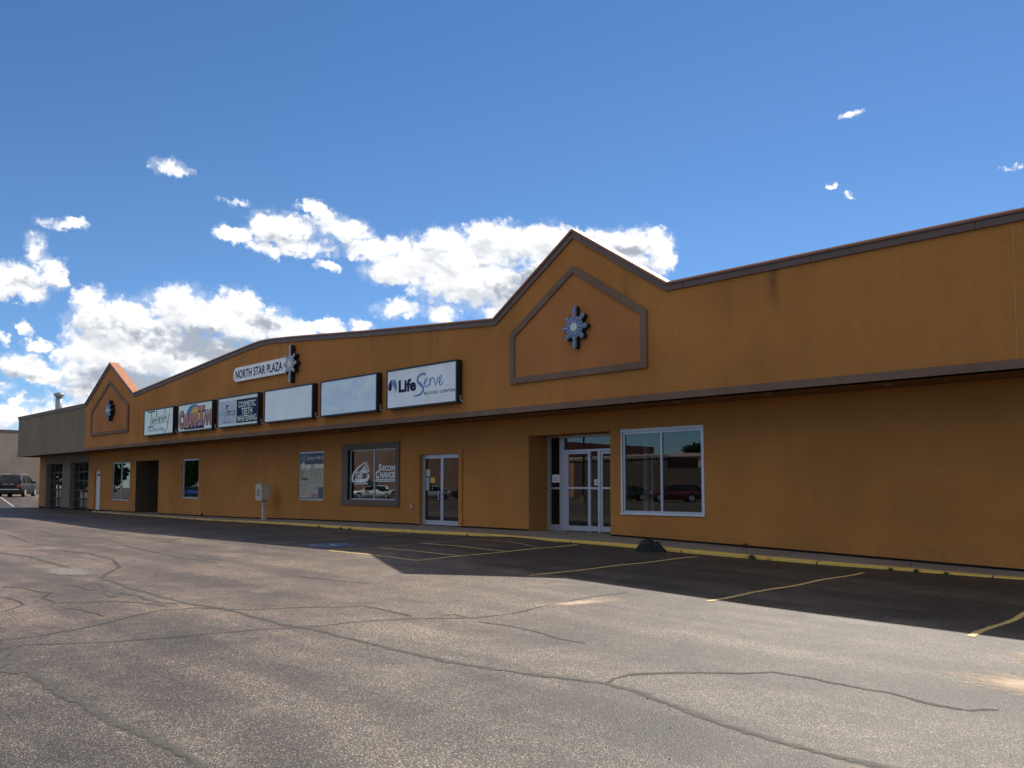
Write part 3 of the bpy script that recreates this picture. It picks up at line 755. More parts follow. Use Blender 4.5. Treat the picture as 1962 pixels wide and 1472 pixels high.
cp = MB(); cp.strip(up, offset_line(ROOF, .018), FY - .085, FY + .36); cp.box(XL - .03, XL + .33, FY + .362, WY + 8, 6.40, 6.43)
cp.build('coping_cap', CAP, B)
tb = MB(); tb.box(-50.97, XR, FY - .03, FY - .002, ZF - .004, 3.852); tb.build('fascia_trim', BROWN, B)
tb = MB(); tb.box(XL - .03, -50.975, FY - .03, FY - .002, ZF - .004, 3.852); tb.box(XL - .03, XL - .002, FY - .001, WY, ZF - .004, 3.852); tb.build('fascia_trim', GREY, B, label='grey part of the trim band')
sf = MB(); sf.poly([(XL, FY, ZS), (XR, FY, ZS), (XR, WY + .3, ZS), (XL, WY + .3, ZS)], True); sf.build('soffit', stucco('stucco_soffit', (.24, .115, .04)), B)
for x, y in ((-21.18, 16.75), (-18.81, 16.75), (-11.35, 16.75), (-8.98, 16.75), (-6.43, 16.75), (-26, 16.75), (-36, 16.75)):
    q = MB(); q.tube((x, y, ZS - .012), (x, y, ZS - .001), .09, .09, 16); q.build('soffit_light', LAMPW, B)
for x in (-11.03, -16.93, -4.0):
    q = MB(); q.box(x - .012, x + .012, FY - .006, FY - .001, 3.853, 6.225); q.build('expansion_joint', plain('joint_caulk', (.46, .22, .06), .8) if 'joint_caulk' not in MATS else MATS['joint_caulk'], B)


def emblem_panel(x0, x1, ax, t):
    o = [(x0, 4.49), (x1, 4.49), (x1, 5.89), (ax, 7.38), (x0, 5.89)]
    i = [(x0 + t, 4.65), (x1 - t, 4.65), (x1 - t, 5.78), (ax, 7.19), (x0 + t, 5.78)]
    p = MB().prism([(x0 + .05, 4.54), (x1 - .05, 4.54), (x1 - .05, 5.86), (ax, 7.32), (x0 + .05, 5.86)], FY - .022, FY - .001).build('emblem_panel', TERRA, B)
    r = MB(); o2 = o + [o[0]]; i2 = i + [i[0]]; r.strip(o2, i2, FY - .07, FY - .0225); r.build('panel_trim', BROWN, p)
    return p


emblem_panel(-16.32, -11.71, -14.01, .17); emblem_panel(-49.93, -44.34, -47.17, .17)
# roof, sides, back
rb = MB(); rb.box(XL, XR, FY + .302, 45, 5.7, 5.9); rb.build('roof', plain('roof_membrane', (.3, .29, .27), .8), B)
sd = MB(); sd.box(XL, XL + .2, WY + .3, 45, .2, 5.9); sd.box(XR - .2, XR, WY + .3, 45, -.3, 5.9); sd.box(XL, XR, 44.8, 45, 0, 5.9)
sd.box(XL, XL + .3, WY + .002, 45, 5.9, 6.39)
sd.build('outer_wall', ORANGE, B)
pv = MB(); pv.tube((-63.2, 18.2, 5.9), (-63.2, 18.2, 7.92), .215, .215, 14); pv.tube((-63.2, 18.2, 7.92), (-63.2, 18.2, 7.97), .23, .33, 14); pv.tube((-63.2, 18.2, 7.97), (-63.2, 18.2, 8.12), .33, .33, 14)
pv.tube((-63.2, 18.2, 8.12), (-63.2, 18.2, 8.2), .33, .1, 14)
pv.build('vent_pipe', plain('galvanised', (.33, .33, .33), .5, .6), B, True)

# shop wall with its openings: x0, x1, z0, z1, depth of the reveal, walk-in?
OP = [(-62.92, -59.55, None, 3.18, .35), (-58.0, -54.6, None, 3.18, .35), (-53.45, -52.5, None, 2.62, .18), (-50.53, -47.85, .9, 3.05, .1), (-46.97, -43.9, None, 3.06, 1.9),
      (-40.95, -39.12, 1.1, 3.02, .1), (-29.92, -28.06, 1.14, 3.05, .1), (-26.365, -23.395, 1.2, 3.03, .13), (-22.08, -20.09, None, 2.74, .16),
      (-17.02, -13.99, None, 3.16, .8), (-13.57, -11.14, 1.0, 3.1, .07)]
wxs = sorted(set([XL, XR] + [o[0] for o in OP] + [o[1] for o in OP] + [x for x in BX if XL < x < XR] + frange(XL, XR, 2.0) + [-63.3, -54.45]))
ws = [x for k, x in enumerate(wxs) if k == 0 or x - wxs[k - 1] > 1e-4]
wl = MB(); wg = MB(); wc = MB(); fds = [MB()]
for a, b2 in zip(ws, ws[1:]):
    mid = (a + b2) / 2; za, zb = base_z(a) + .02, base_z(b2) + .02
    tgt = wg if -63.3 < mid < -54.45 else (wc if mid < -63.3 else wl)
    o = next((o for o in OP if o[0] - 1e-3 < mid < o[1] + 1e-3), None)
    if o is None: tgt.poly([(a, WY, za), (b2, WY, zb), (b2, WY, ZS + .1), (a, WY, ZS + .1)])
    else:
        if o[2] is not None: tgt.poly([(a, WY, za), (b2, WY, zb), (b2, WY, o[2]), (a, WY, o[2])])
        tgt.poly([(a, WY, o[3]), (b2, WY, o[3]), (b2, WY, ZS + .1), (a, WY, ZS + .1)])
    if o is not None and o[2] is None: fds.append(MB())
    if o is None or o[2] is not None:
        fd = fds[-1]; fd.poly([(a, WY + .05, za - .3), (b2, WY + .05, zb - .3), (b2, WY + .05, zb + .01), (a, WY + .05, za + .01)])
        tgt.poly([(a, WY, za), (b2, WY, zb), (b2, WY + .051, zb), (a, WY + .051, za)], True)
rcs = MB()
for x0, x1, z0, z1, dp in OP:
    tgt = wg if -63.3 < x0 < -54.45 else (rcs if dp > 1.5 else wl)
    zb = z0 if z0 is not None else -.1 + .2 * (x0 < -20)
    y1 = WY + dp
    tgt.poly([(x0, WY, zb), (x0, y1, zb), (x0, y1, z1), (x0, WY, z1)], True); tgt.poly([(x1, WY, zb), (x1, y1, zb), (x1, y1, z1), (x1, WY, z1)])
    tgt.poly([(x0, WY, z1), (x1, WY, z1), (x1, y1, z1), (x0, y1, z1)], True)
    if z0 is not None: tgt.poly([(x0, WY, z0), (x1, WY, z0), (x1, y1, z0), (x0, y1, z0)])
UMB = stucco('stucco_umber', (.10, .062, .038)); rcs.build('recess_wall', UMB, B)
wc.poly([(XL, WY, .1), (XL, WY, 3.7), (XL, WY + .4, 3.7), (XL, WY + .4, .1)], True)
wl.build('wall', ORANGE, B); wg.build('wall', GREY, B, label='dark grey painted wall around the garage doors'); wc.build('wall', ORANGE, B)
for f_ in fds:
    if f_.f: f_.build('foundation', DARK, B)
fl = MB(); fl.poly([(XL + .2, WY + .05, .24), (-18.2, WY + .05, .24), (-18.2, 30, .24), (XL + .2, 30, .24)]); fl.poly([(-18.2, WY + .81, .38), (-12.9, WY + .81, .38), (-12.9, 30, .38), (-18.2, 30, .38)]); fl.poly([(-12.9, WY + .05, .1), (XR - .2, WY + .05, .1), (XR - .2, 30, .1), (-12.9, 30, .1)])
fl.build('interior_floor', FLOORIN, B)
iw = MB(); iw.box(XL + .2, XR - .2, 26, 26.2, 0, 4); iw.box(XL + .2, XR - .2, WY + .3, 26, 3.5, 3.6)
for x in (-51.6, -43.3, -33, -18.6, -10.2): iw.box(x, x + .1, WY + .3, 26, 0, 3.5)
iw.build('interior_wall', DARKIN, B)
for bx_ in ((-15.2, -15.05, 20.6, 20.75, .1, 3.5), (-17.0, -16.8, 21.5, 21.7, .1, 3.5), (-13.9, -13.83, 19.2, 19.25, .1, 2.6)):
    ip = MB(); ip.box(*bx_); ip.build('interior_column', PALEIN, B)


def window(x0, x1, z0, z1, y, fw, mull, mat, name='window', glass=GLASS, depth=.05, gy=.03, rails=()):
    """aluminium frame with one pane for every light"""
    f = MB(); f.box(x0, x0 + fw, y, y + depth, z0, z1); f.box(x1 - fw, x1, y, y + depth, z0, z1)
    f.box(x0 + fw, x1 - fw, y, y + depth, z0, z0 + fw); f.box(x0 + fw, x1 - fw, y, y + depth, z1 - fw, z1)
    xe = [x0 + fw] + [m_ for m_ in mull] + [x1 - fw]
    for m_ in mull: f.box(m_ - fw / 2, m_ + fw / 2, y + .002, y + depth - .002, z0 + fw, z1 - fw)
    w = f.build(name, mat, B)
    for k in range(len(xe) - 1):
        a = xe[k] + (fw / 2 if k else 0); c = xe[k + 1] - (fw / 2 if k < len(xe) - 2 else 0)
        MB().poly([(a, y + gy, z0 + fw), (c, y + gy, z0 + fw), (c, y + gy, z1 - fw), (a, y + gy, z1 - fw)])
        g_ = MB(); g_.poly([(a, y + gy, z0 + fw), (c, y + gy, z0 + fw), (c, y + gy, z1 - fw), (a, y + gy, z1 - fw)]); g_.build('glass_pane', glass, w)
    return w


# big right window with bright white head and sill
w1 = window(-13.57, -11.14, 1.0, 3.1, WY + .015, .055, [-12.36], ALU, gy=.035)
q = MB(); q.box(-13.62, -11.1, WY - .03, WY + .012, 3.1, 3.175); q.box(-13.62, -11.1, WY - .045, WY + .012, .955, 1.0); q.box(-13.62, -13.575, WY - .02, WY + .012, 1.0, 3.1); q.box(-11.135, -11.1, WY - .02, WY + .012, 1.0, 3.1); q.build('window_trim', WHITEF, w1)
# window in the wide brown-grey surround
w2 = window(-26.365, -23.395, 1.2, 3.03, WY + .07, .045, [-24.83], ALU, glass=GLASSW)
SUR = stucco('surround_grey', (.15, .115, .095))
q = MB()
q.box(-26.74, -26.365, WY - .06, WY + .07, 1.0, 3.225); q.box(-23.395, -23.2, WY - .06, WY + .07, 1.0, 3.225); q.box(-26.365, -23.395, WY - .06, WY + .07, 1.0, 1.2); q.box(-26.365, -23.395, WY - .06, WY + .07, 3.03, 3.225)
q.build('window_surround', SUR, w2)
w3 = window(-29.92, -28.06, 1.14, 3.05, WY + .03, .06, [], ALU)
w4 = window(-40.95, -39.12, 1.1, 3.02, WY + .03, .07, [], ALU, glass=GLASSW)
w5 = window(-50.53, -47.85, .9, 3.05, WY + .03, .07, [-49.18], ALU)

# entry storefront, set back
EY = WY + .8
sfm = MB()
for x0, x1, z0, z1 in [(-17.02, -16.93, .39, 3.16), (-16.53, -16.36, .39, 3.16), (-15.41, -15.35, .39, 2.68), (-15.08, -14.99, .39, 2.68), (-16.93, -16.53, .39, .56), (-16.93, -16.53, 1.6, 1.66),
                       (-15.35, -15.08, .42, .56), (-15.35, -15.08, 1.6, 1.66), (-14.05, -13.99, .39, 3.16), (-16.36, -14.05, 2.68, 2.745), (-16.36, -14.05, 3.10, 3.16), (-16.93, -16.53, 3.12, 3.16), (-16.36, -16.25, .40, 2.678)]:
    sfm.box(x0, x1, EY + (.004 if x0 == -16.36 and x1 == -16.25 else 0), EY + .09, z0, z1)
stf = sfm.build('storefront', ALU, B)
for x0, x1, z0, z1 in [(-16.93, -16.53, .56, 1.6), (-16.93, -16.53, 1.66, 3.12), (-16.36, -14.05, 2.745, 3.10), (-15.35, -15.08, .56, 1.6), (-15.35, -15.08, 1.66, 2.68)]:
    q = MB(); q.poly([(x0, EY + .05, z0), (x1, EY + .05, z0), (x1, EY + .05, z1), (x0, EY + .05, z1)]); q.build('glass_pane', GLASS, stf)
q = MB(); q.poly([(-16.86, EY + .04, 1.80), (-16.56, EY + .04, 1.80), (-16.56, EY + .04, 2.03), (-16.86, EY + .04, 2.03)]); q.cur = 1
for k in range(3): q.stroke([(-16.83 + .03 * j, 1.86 + .045 * k + random.uniform(-.012, .012)) for j in range(8)], .012, EY + .036)
q.build('paper_notice', [WHITEP, INK], stf)
q = MB(); q.poly([(-15.24, EY + .04, 1.72), (-15.12, EY + .04, 1.72), (-15.12, EY + .04, 1.88), (-15.24, EY + .04, 1.88)]); q.cur = 1; q.stroke([(-15.18, 1.75), (-15.17, 1.85)], .03, EY + .036); q.build('paper_notice', [WHITEP, INK], stf)


def shop_door(x0, x1, z0, z1, y, st=.075, bot=.17, mid=None, handle=None):
    f = MB(); f.box(x0, x0 + st, y, y + .045, z0, z1); f.box(x1 - st, x1, y, y + .045, z0, z1)
    f.box(x0 + st, x1 - st, y, y + .045, z0, z0 + bot); f.box(x0 + st, x1 - st, y, y + .045, z1 - st, z1)
    if mid: f.box(x0 + st, x1 - st, y - .004, y + .04, mid, mid + .055)
    d = f.build('door', ALU, B)
    q = MB(); q.poly([(x0 + st, y + .025, z0 + bot), (x1 - st, y + .025, z0 + bot), (x1 - st, y + .025, z1 - st), (x0 + st, y + .025, z1 - st)]); q.build('glass_pane', GLASS, d)
    if handle:
        h = MB(); h.path([(handle, y, 1.52), (handle, y - .07, 1.52), (handle, y - .07, 1.26), (handle, y, 1.26)], .014, 8); h.build('door_handle', ALU, d)
    return d


shop_door(-16.25, -15.41, .41, 2.67, EY + .02, .05, .14, 1.61)
shop_door(-14.99, -14.05, .41, 2.67, EY + .02, .07, .15, 1.61)
q = MB(); q.tube((-14.955, EY - .01, 1.78), (-14.955, EY + .02, 1.78), .018, .018, 12); q.build('lock_cylinder', plain('brass', (.4, .25, .1), .35, .8), B)

# double glass door with raised orange surround
q = MB(); q.box(-22.26, -22.08, WY - .05, WY - .001, .43, 2.865); q.box(-20.085, -19.92, WY - .05, WY - .001, .43, 2.865); q.box(-22.08, -20.085, WY - .05, WY - .001, 2.74, 2.865); q.build('door_surround', ORANGE, B)
DY = WY + .1
q = MB(); q.box(-22.08, -22.03, DY, DY + .09, .42, 2.74); q.box(-20.14, -20.09, DY, DY + .09, .42, 2.74); q.box(-22.03, -20.14, DY, DY + .09, 2.67, 2.74); q.build('door_frame', ALU, B)
dl = shop_door(-22.03, -21.087, .42, 2.67, DY + .01, .06, .15, None, -21.17)
dr = shop_door(-21.083, -20.14, .42, 2.67, DY + .01, .06, .15, None, -20.98)
for x0, x1, z0, z1, mt in [(-21.93, -21.72, 2.02, 2.25, plain('green_paper', (.42, .47, .36), .7)), (-21.70, -21.47, 1.80, 1.97, YEL), (-21.94, -21.76, 1.55, 1.98, plain('grey_paper', (.34, .36, .38), .7))]:
    q = MB(); q.poly([(x0, DY + .03, z0), (x1, DY + .03, z0), (x1, DY + .03, z1), (x0, DY + .03, z1)]); q.build('paper_notice', mt, dl)

# recessed doorway of the salon: deep dark side passage with a narrow door frame
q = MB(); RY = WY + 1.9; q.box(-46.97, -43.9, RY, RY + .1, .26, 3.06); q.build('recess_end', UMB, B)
q = MB(); q.box(-45.5, -44.55, RY - .05, RY - .001, .27, 2.4); q.build('door', ALU, B)
q = MB(); q.box(-44.02, -43.96, WY + .3, WY + .36, .27, 2.5); q.build('door_frame', ALU, B)
# white steel door
q = MB(); q.box(-53.45, -52.5, WY + .1, WY + .15, .3, 2.62); wd_ = q.build('door', WHITEF, B, label='narrow white steel door')
q = MB(); q.box(-53.28, -53.02, WY + .09, WY + .099, 2.32, 2.44); q.box(-52.95, -52.68, WY + .09, WY + .099, 2.32, 2.44); q.build('door_window', BLACKM, wd_)
q = MB(); q.tube((-53.36, WY + .04, 1.25), (-53.36, WY + .1, 1.25), .035, .035, 10); q.build('door_handle', CHROME, wd_)
# garage doors
GD = plain('garage_panel', (.035, .034, .032), .6)
for x0, x1 in ((-62.92, -59.55), (-58.0, -54.6)):
    f = MB(); y = WY + .3; n = 5; hz = (3.18 - .32) / n
    for k in range(n + 1): f.box(x0, x1, y - .01, y + .04, .32 + hz * k - (.0 if k == 0 else .05), .32 + hz * k + (.05 if k < n else 0))
    for k in range(5): xx = x0 + (x1 - x0) * k / 4; f.box(xx - .05 if k else xx, xx + .05 if k < 4 else xx, y - .006, y + .036, .3, 3.18)
    gd = f.build('garage_door', GD, B)
    q = MB()
    for k in range(n): q.poly([(x0, y + .02, .35 + hz * k), (x1, y + .02, .35 + hz * k), (x1, y + .02, .3 + hz * (k + 1)), (x0, y + .02, .3 + hz * (k + 1))])
    q.build('glass_pane', GLASS, gd)
q = MB(); q.box(-22.6, -22.49, WY - .03, WY - .001, .95, 1.06); q.build('outlet_box', PBOX, B)
q = MB(); q.box(-38.62, -38.56, WY - .07, WY - .001, .3, .43); q.build('drain_stub', BLACKM, B)

# ------------------------------------------------------------------ window graphics
def U(x0, x1, z0, z1):
    return (lambda u: x0 + (x1 - x0) * u), (lambda v: z1 - (z1 - z0) * v)


# second chance window: thrift shop logo
y = WY + .092; ux, uz = U(-26.365, -23.395, 1.2, 3.03)
q = MB(); s_ = lambda P_, w_: q.stroke([(ux(p[0]), uz(p[1])) + tuple(p[2:]) for p in P_], w_, y)
arc = [(.36, .24, .2), (.26, .29, .5), (.16, .37, .8), (.07, .48, 1), (.045, .56, 1.1), (.05, .62, 1), (.09, .65, .6)]
s_(arc, .10)
s_([(.10, .62), (.2, .62), (.3, .625), (.36, .60), (.395, .54), (.37, .5)], .13)
for a, b2 in (((.22, .45), (.36, .27)), ((.255, .46), (.385, .31)), ((.285, .47), (.40, .36)), ((.33, .47), (.415, .41))): s_([a + (1.2,), b2 + (.7,)], .06)
s_([(.225, .45), (.235, .58)], .09)
q.box(ux(.26), ux(.27), y - .001, y, uz(.56), uz(.48))
text_mb(q, 'T', ux(.1), ux(.165), uz(.575), uz(.44), y, .03); text_mb(q, '&', ux(.16), ux(.215), uz(.575), uz(.43), y, .03)
text_mb(q, '605-996-2001', ux(.09), ux(.38), uz(.70), uz(.66), y, .03)
q.build('window_lettering', WHITEP, w2)
q = MB()
text_mb(q, 'S', ux(.60), ux(.66), uz(.44), uz(.30), y, .04); text_mb(q, 'ECON', ux(.68), ux(.925), uz(.435), uz(.335), y, .04)
q.box(ux(.945), ux(.96), y, y + .001, uz(.43), uz(.335)); q.box(ux(.96), ux(.982), y, y + .001, uz(.355), uz(.335)); q.box(ux(.96), ux(.982), y, y + .001, uz(.43), uz(.41))
text_mb(q, 'C', ux(.54), ux(.61), uz(.58), uz(.43), y, .04); text_mb(q, 'HANCE', ux(.63), ux(.93), uz(.57), uz(.455), y, .04)
q.poly([(ux(.54), y + .001, uz(.645)), (ux(.983), y + .001, uz(.645)), (ux(.983), y + .001, uz(.59)), (ux(.54), y + .001, uz(.59))])
q.build('window_lettering', WHITEP, w2)
q = MB(); text_mb(q, 'USED FURNITURE & MORE', ux(.555), ux(.975), uz(.635), uz(.602), y - .002, .02); q.build('window_lettering', NAVY, w2)
# full window poster
y = WY + .052; ux, uz = U(-29.86, -28.12, 1.2, 2.99)
pm = {}
for nme, c in (('poster_sand', (.42, .38, .28)), ('poster_slate', (.06, .085, .105)), ('poster_pale', (.70, .68, .58)), ('poster_brown', (.17, .075, .05)), ('poster_teal', (.12, .2, .24)), ('poster_lilac', (.33, .26, .42)), ('poster_rose', (.42, .17, .25)), ('poster_grey', (.13, .13, .12)), ('poster_skin', (.36, .27, .19))):
    pm[nme] = plain(nme, c, .5, 0, .5, .25, 9)
L = list(pm.values()); K = {k: i for i, k in enumerate(pm)}
q = MB(); q.cur = K['poster_sand']; q.poly([(ux(0), y, uz(1)), (ux(1), y, uz(1)), (ux(1), y, uz(0)), (ux(0), y, uz(0))])
def blob(mt, u, v, ru, rv, dy, n=11):
    q.cur = K[mt]; ph = random.random() * 6
    q.poly([(ux(u + ru * math.cos(2 * PI * k / n) * (1 + .25 * math.sin(3 * k + ph))), y - dy, uz(v + rv * math.sin(2 * PI * k / n) * (1 + .25 * math.cos(2 * k + ph)))) for k in range(n)])
def rct(mt, u0, u1, v0, v1, dy):
    q.cur = K[mt]; q.poly([(ux(u0), y - dy, uz(v1)), (ux(u1), y - dy, uz(v1)), (ux(u1), y - dy, uz(v0)), (ux(u0), y - dy, uz(v0))])
rct('poster_slate', .0, 1, .0, .24, .001); blob('poster_teal', .13, .12, .12, .11, .002); blob('poster_pale', .33, .30, .11, .06, .0025); blob('poster_pale', .12, .27, .1, .07, .0025)
rct('poster_pale', .6, 1, .24, .33, .0015); blob('poster_brown', .85, .22, .08, .03, .003); blob('poster_skin', .08, .45, .07, .1, .002)
for k in range(9): rct('poster_grey', .38 + .03 * (k % 3), .93 - .04 * (k % 2), .36 + .035 * k, .352 + .035 * k + .014, .002)
for k in range(8): rct('poster_grey', .06, .5 - .06 * (k % 3), .62 + .035 * k, .612 + .035 * k + .012, .002)
blob('poster_brown', .2, .57, .15, .03, .002); blob('poster_lilac', .68, .78, .12, .06, .003); rct('poster_slate', .78, 1, .74, .97, .0018); blob('poster_rose', .6, .93, .17, .05, .0035); rct('poster_grey', 0, 1, .975, 1, .003)
q.cur = K['poster_pale']; text_mb(q, 'Savvy Nest', ux(.28), ux(.98), uz(.17), uz(.05), y - .004, .0, 0, .25)
q.build('window_poster', L, w3)
# teal sheet hanging in the salon side window
q = MB(); q.poly([(-39.75, WY + .35, 2.42), (-39.3, WY + .35, 2.42), (-39.3, WY + .35, 2.66), (-39.75, WY + .35, 2.66)]); q.build('window_card', plain('teal_card', (.03, .42, .44), .5), w4)

# unlit neon sign hanging inside the right window
no = empty('neon_sign', (-12.97, WY + .2, 2.42), 'unlit oval neon OPEN sign hanging inside the white framed right window', 'neon sign')
NEO = plain('unlit_neon_tube', (.20, .2, .19), .3)
q = MB(); y = WY + .2
q.path([(-12.97 + .42 * math.cos(2 * PI * k / 28), y, 2.42 + .17 * math.sin(2 * PI * k / 28)) for k in range(29)], .006, 6); q.build('outer_ring', NEO, no)
q = MB()
def gl(pts, x): q.path([(x + px * .11, y, 2.34 + pz * .15) for px, pz in pts], .005, 5)
gl([(0, .1), (0, .9), (.3, 1), (.7, 1), (1, .9), (1, .1), (.7, 0), (.3, 0), (0, .1)], -13.26); gl([(0, 0), (0, 1), (.9, 1), (1, .75), (.9, .5), (0, .5)], -13.10)
gl([(1, 0), (0, 0), (0, 1), (1, 1)], -12.95); gl([(0, .5), (.8, .5)], -12.95); gl([(0, 0), (0, 1), (1, 0), (1, 1)], -12.79); q.build('letters', NEO, no)

# ------------------------------------------------------------------ signs on the fascia
SD = .22


def box_sign(x0, x1, label, face, name='box_sign'):
    z0, z1 = 4.13, 5.395; r = empty(name, ((x0 + x1) / 2, FY, z0), label, 'sign', 'row of box signs under the parapet')
    y = FY - SD
    c = MB(); c.box(x0, x1, y + .02, FY - .002, z0, z1); c.build('cabinet', BLACKM, r)
    f = MB(); t = .05
    f.box(x0 - .004, x0 + t, y, y + .019, z0 - .004, z1 + .004); f.box(x1 - t, x1 + .004, y, y + .019, z0 - .004, z1 + .004)
    f.box(x0 + t, x1 - t, y, y + .019, z0 - .004, z0 + t); f.box(x0 + t, x1 - t, y, y + .019, z1 - t, z1 + .004); f.build('retainer_frame', BLACKM, r)
    p = MB(); n = 1; p.poly([(x0 + t, y + .014, z0 + t), (x1 - t, y + .014, z0 + t), (x1 - t, y + .014, z1 - t), (x0 + t, y + .014, z1 - t)]); fp = p.build('face_panel', face, r)
    h = MB(); h.box(x1 + .001, x1 + .02, y + .12, y + .16, z0 + .1, z0 + .22); h.path([(x1 + .01, y + .14, z0 + .1), (x1 + .04, y + .16, z0 + .03), (x1 + .1, FY - .02, z0 + .02)], .012, 6); h.build('disconnect_switch', ALU, r)
    return r, fp, U(x0 + t, x1 - t, z0 + t, z1 - t), y + .009


# blood centre
r, fp, (ux, uz), y = box_sign(-21.81, -18.37, 'white box sign lettered LifeServe Blood Center, the rightmost of the row', FACE_W)
q = MB(); text_mb(q, 'Life', ux(.174), ux(.44), uz(.615), uz(.27), y, .045)
q.poly([(ux(.08), y, uz(.22)), (ux(.04), y, uz(.27)), (ux(.015), y, uz(.36)), (ux(.01), y, uz(.45)), (ux(.02), y, uz(.52)), (ux(.045), y, uz(.535)), (ux(.065), y, uz(.49)), (ux(.068), y, uz(.40)), (ux(.065), y, uz(.30))][::-1])
q.build('lettering', NAVY, r)
q = MB(); q.poly([(ux(.09), y, uz(.24)), (ux(.075), y, uz(.30)), (ux(.073), y, uz(.37)), (ux(.09), y, uz(.42)), (ux(.115), y, uz(.49)), (ux(.13), y, uz(.60)), (ux(.145), y, uz(.48)), (ux(.142), y, uz(.36)), (ux(.125), y, uz(.27)), (ux(.105), y, uz(.235))])
s_ = lambda P_, w_, dy=0.: q.stroke([(ux(p[0]), uz(p[1])) + tuple(p[2:]) for p in P_], w_, y - dy)
s_([(.575, .25, .7), (.572, .21, 1), (.55, .19, 1.1), (.51, .20, 1), (.47, .26, 1.1), (.455, .34, 1.3), (.475, .41, 1.5), (.515, .48, 1.5), (.545, .56, 1.5), (.545, .65, 1.3), (.51, .72, 1), (.46, .75, .9), (.41, .75, .6)], .06)
for P_ in ([(.55, .46), (.59, .41), (.605, .35), (.59, .32), (.57, .36), (.56, .46), (.575, .54), (.60, .55), (.63, .48)], [(.635, .33), (.64, .42), (.635, .55), (.65, .42), (.665, .34), (.685, .33), (.69, .37)],
           [(.70, .34), (.71, .46), (.72, .55), (.74, .45), (.76, .33)], [(.765, .50), (.79, .44), (.805, .36), (.795, .29), (.78, .33), (.77, .44), (.775, .53), (.80, .55), (.83, .45)]): s_(P_, .034, .002)
q.build('lettering', BLUE, r)
q = MB(); text_mb(q, 'BLOOD CENTER', ux(.565), ux(.995), uz(.755), uz(.68), y, .015, 0, 0, 1.15); q.build('lettering', INK, r)
box_sign(-25.75, -22.34, 'blank box sign with rippled silvery face, next to the blood center sign', FACE_S)
box_sign(-29.79, -26.27, 'blank box sign with nearly flat pale face, right of the teeth whitening sign', FACE_W)
# teeth whitening
r, fp, (ux, uz), y = box_sign(-33.78, -30.3, 'box sign with a flask logo and Cosmetic Teeth Whitening on navy', FACE_C)
q = MB(); q.poly([(ux(.48), y, uz(.93)), (ux(.995), y, uz(.93)), (ux(.995), y, uz(.11)), (ux(.48), y, uz(.11))]); q.build('panel_graphic', NAVY, r)
q = MB(); q.poly([(ux(.015), y, uz(.93)), (ux(.46), y, uz(.93)), (ux(.46), y, uz(.10)), (ux(.015), y, uz(.10))]); q.build('panel_graphic', plain('white_panel', (.50, .54, .64), .4), r)
q = MB()
for t_, a, b2, v0, v1 in (('COSMETIC', .53, .96, .19, .40), ('TEETH', .61, .88, .43, .65), ('WHITENING', .50, .985, .68, .89)): text_mb(q, t_, ux(a), ux(b2), uz(v1), uz(v0), y - .003, .015)
q.build('lettering', FACE_C, r)
q = MB(); q.poly([(ux(.25), y - .002, uz(.62)), (ux(.44), y - .002, uz(.62)), (ux(.44), y - .002, uz(.47)), (ux(.25), y - .002, uz(.47))])
s_ = lambda P_, w_: q.stroke([(ux(a), uz(b2)) for a, b2 in P_], w_, y - .004)
s_([(.20, .28), (.265, .28)], .06); s_([(.212, .3), (.212, .58), (.15, .86), (.32, .86), (.255, .58), (.255, .3)], .035)
q.build('lettering', NAVY, r)
q = MB(); text_mb(q, 'BRIGHT', ux(.03), ux(.2), uz(.62), uz(.48), y - .002, .02); q.build('lettering', LBLUE, r)
q = MB(); text_mb(q, 'LABS', ux(.27), ux(.43), uz(.60), uz(.49), y - .004, .03); q.build('lettering', WHITEP, r)
# tanning salon
r, fp, (ux, uz), y = box_sign(-37.8, -34.31, 'box sign with bubbly pink letters over a blue and yellow sun disc', FACE_C)
q = MB(); q.ellipse(ux(.47), uz(.47), .80, .52, y); q.build('panel_graphic', plain('disc_blue', (.07, .16, .33), .4), r)
q = MB(); q.ellipse(ux(.53), uz(.43), .52, .36, y - .002); q.build('panel_graphic', YEL, r)
q = MB(); q.poly([(ux(.18), y - .001, uz(.96)), (ux(.78), y - .001, uz(.96)), (ux(.78), y - .001, uz(.84)), (ux(.18), y - .001, uz(.84))])
for mt_, bd, dy in (('o', .10, .003), ('p', .045, .005)):
    if mt_ == 'p': q.build('panel_graphic', NAVY, r); q = MB()
    for t_, a, b2, v0, v1 in (('C', .03, .15, .2, .93), ('ABANA', .13, .63, .36, .9), ('T', .62, .79, .13, .86), ('AN', .75, .97, .30, .86)):
        g_ = .012 if mt_ == 'o' else 0
        text_mb(q, t_, ux(a - g_), ux(b2 + g_), uz(v1 + g_ * 1.5), uz(v0 - g_ * 1.5), y - dy, bd)
q.build('lettering', PINK, r)
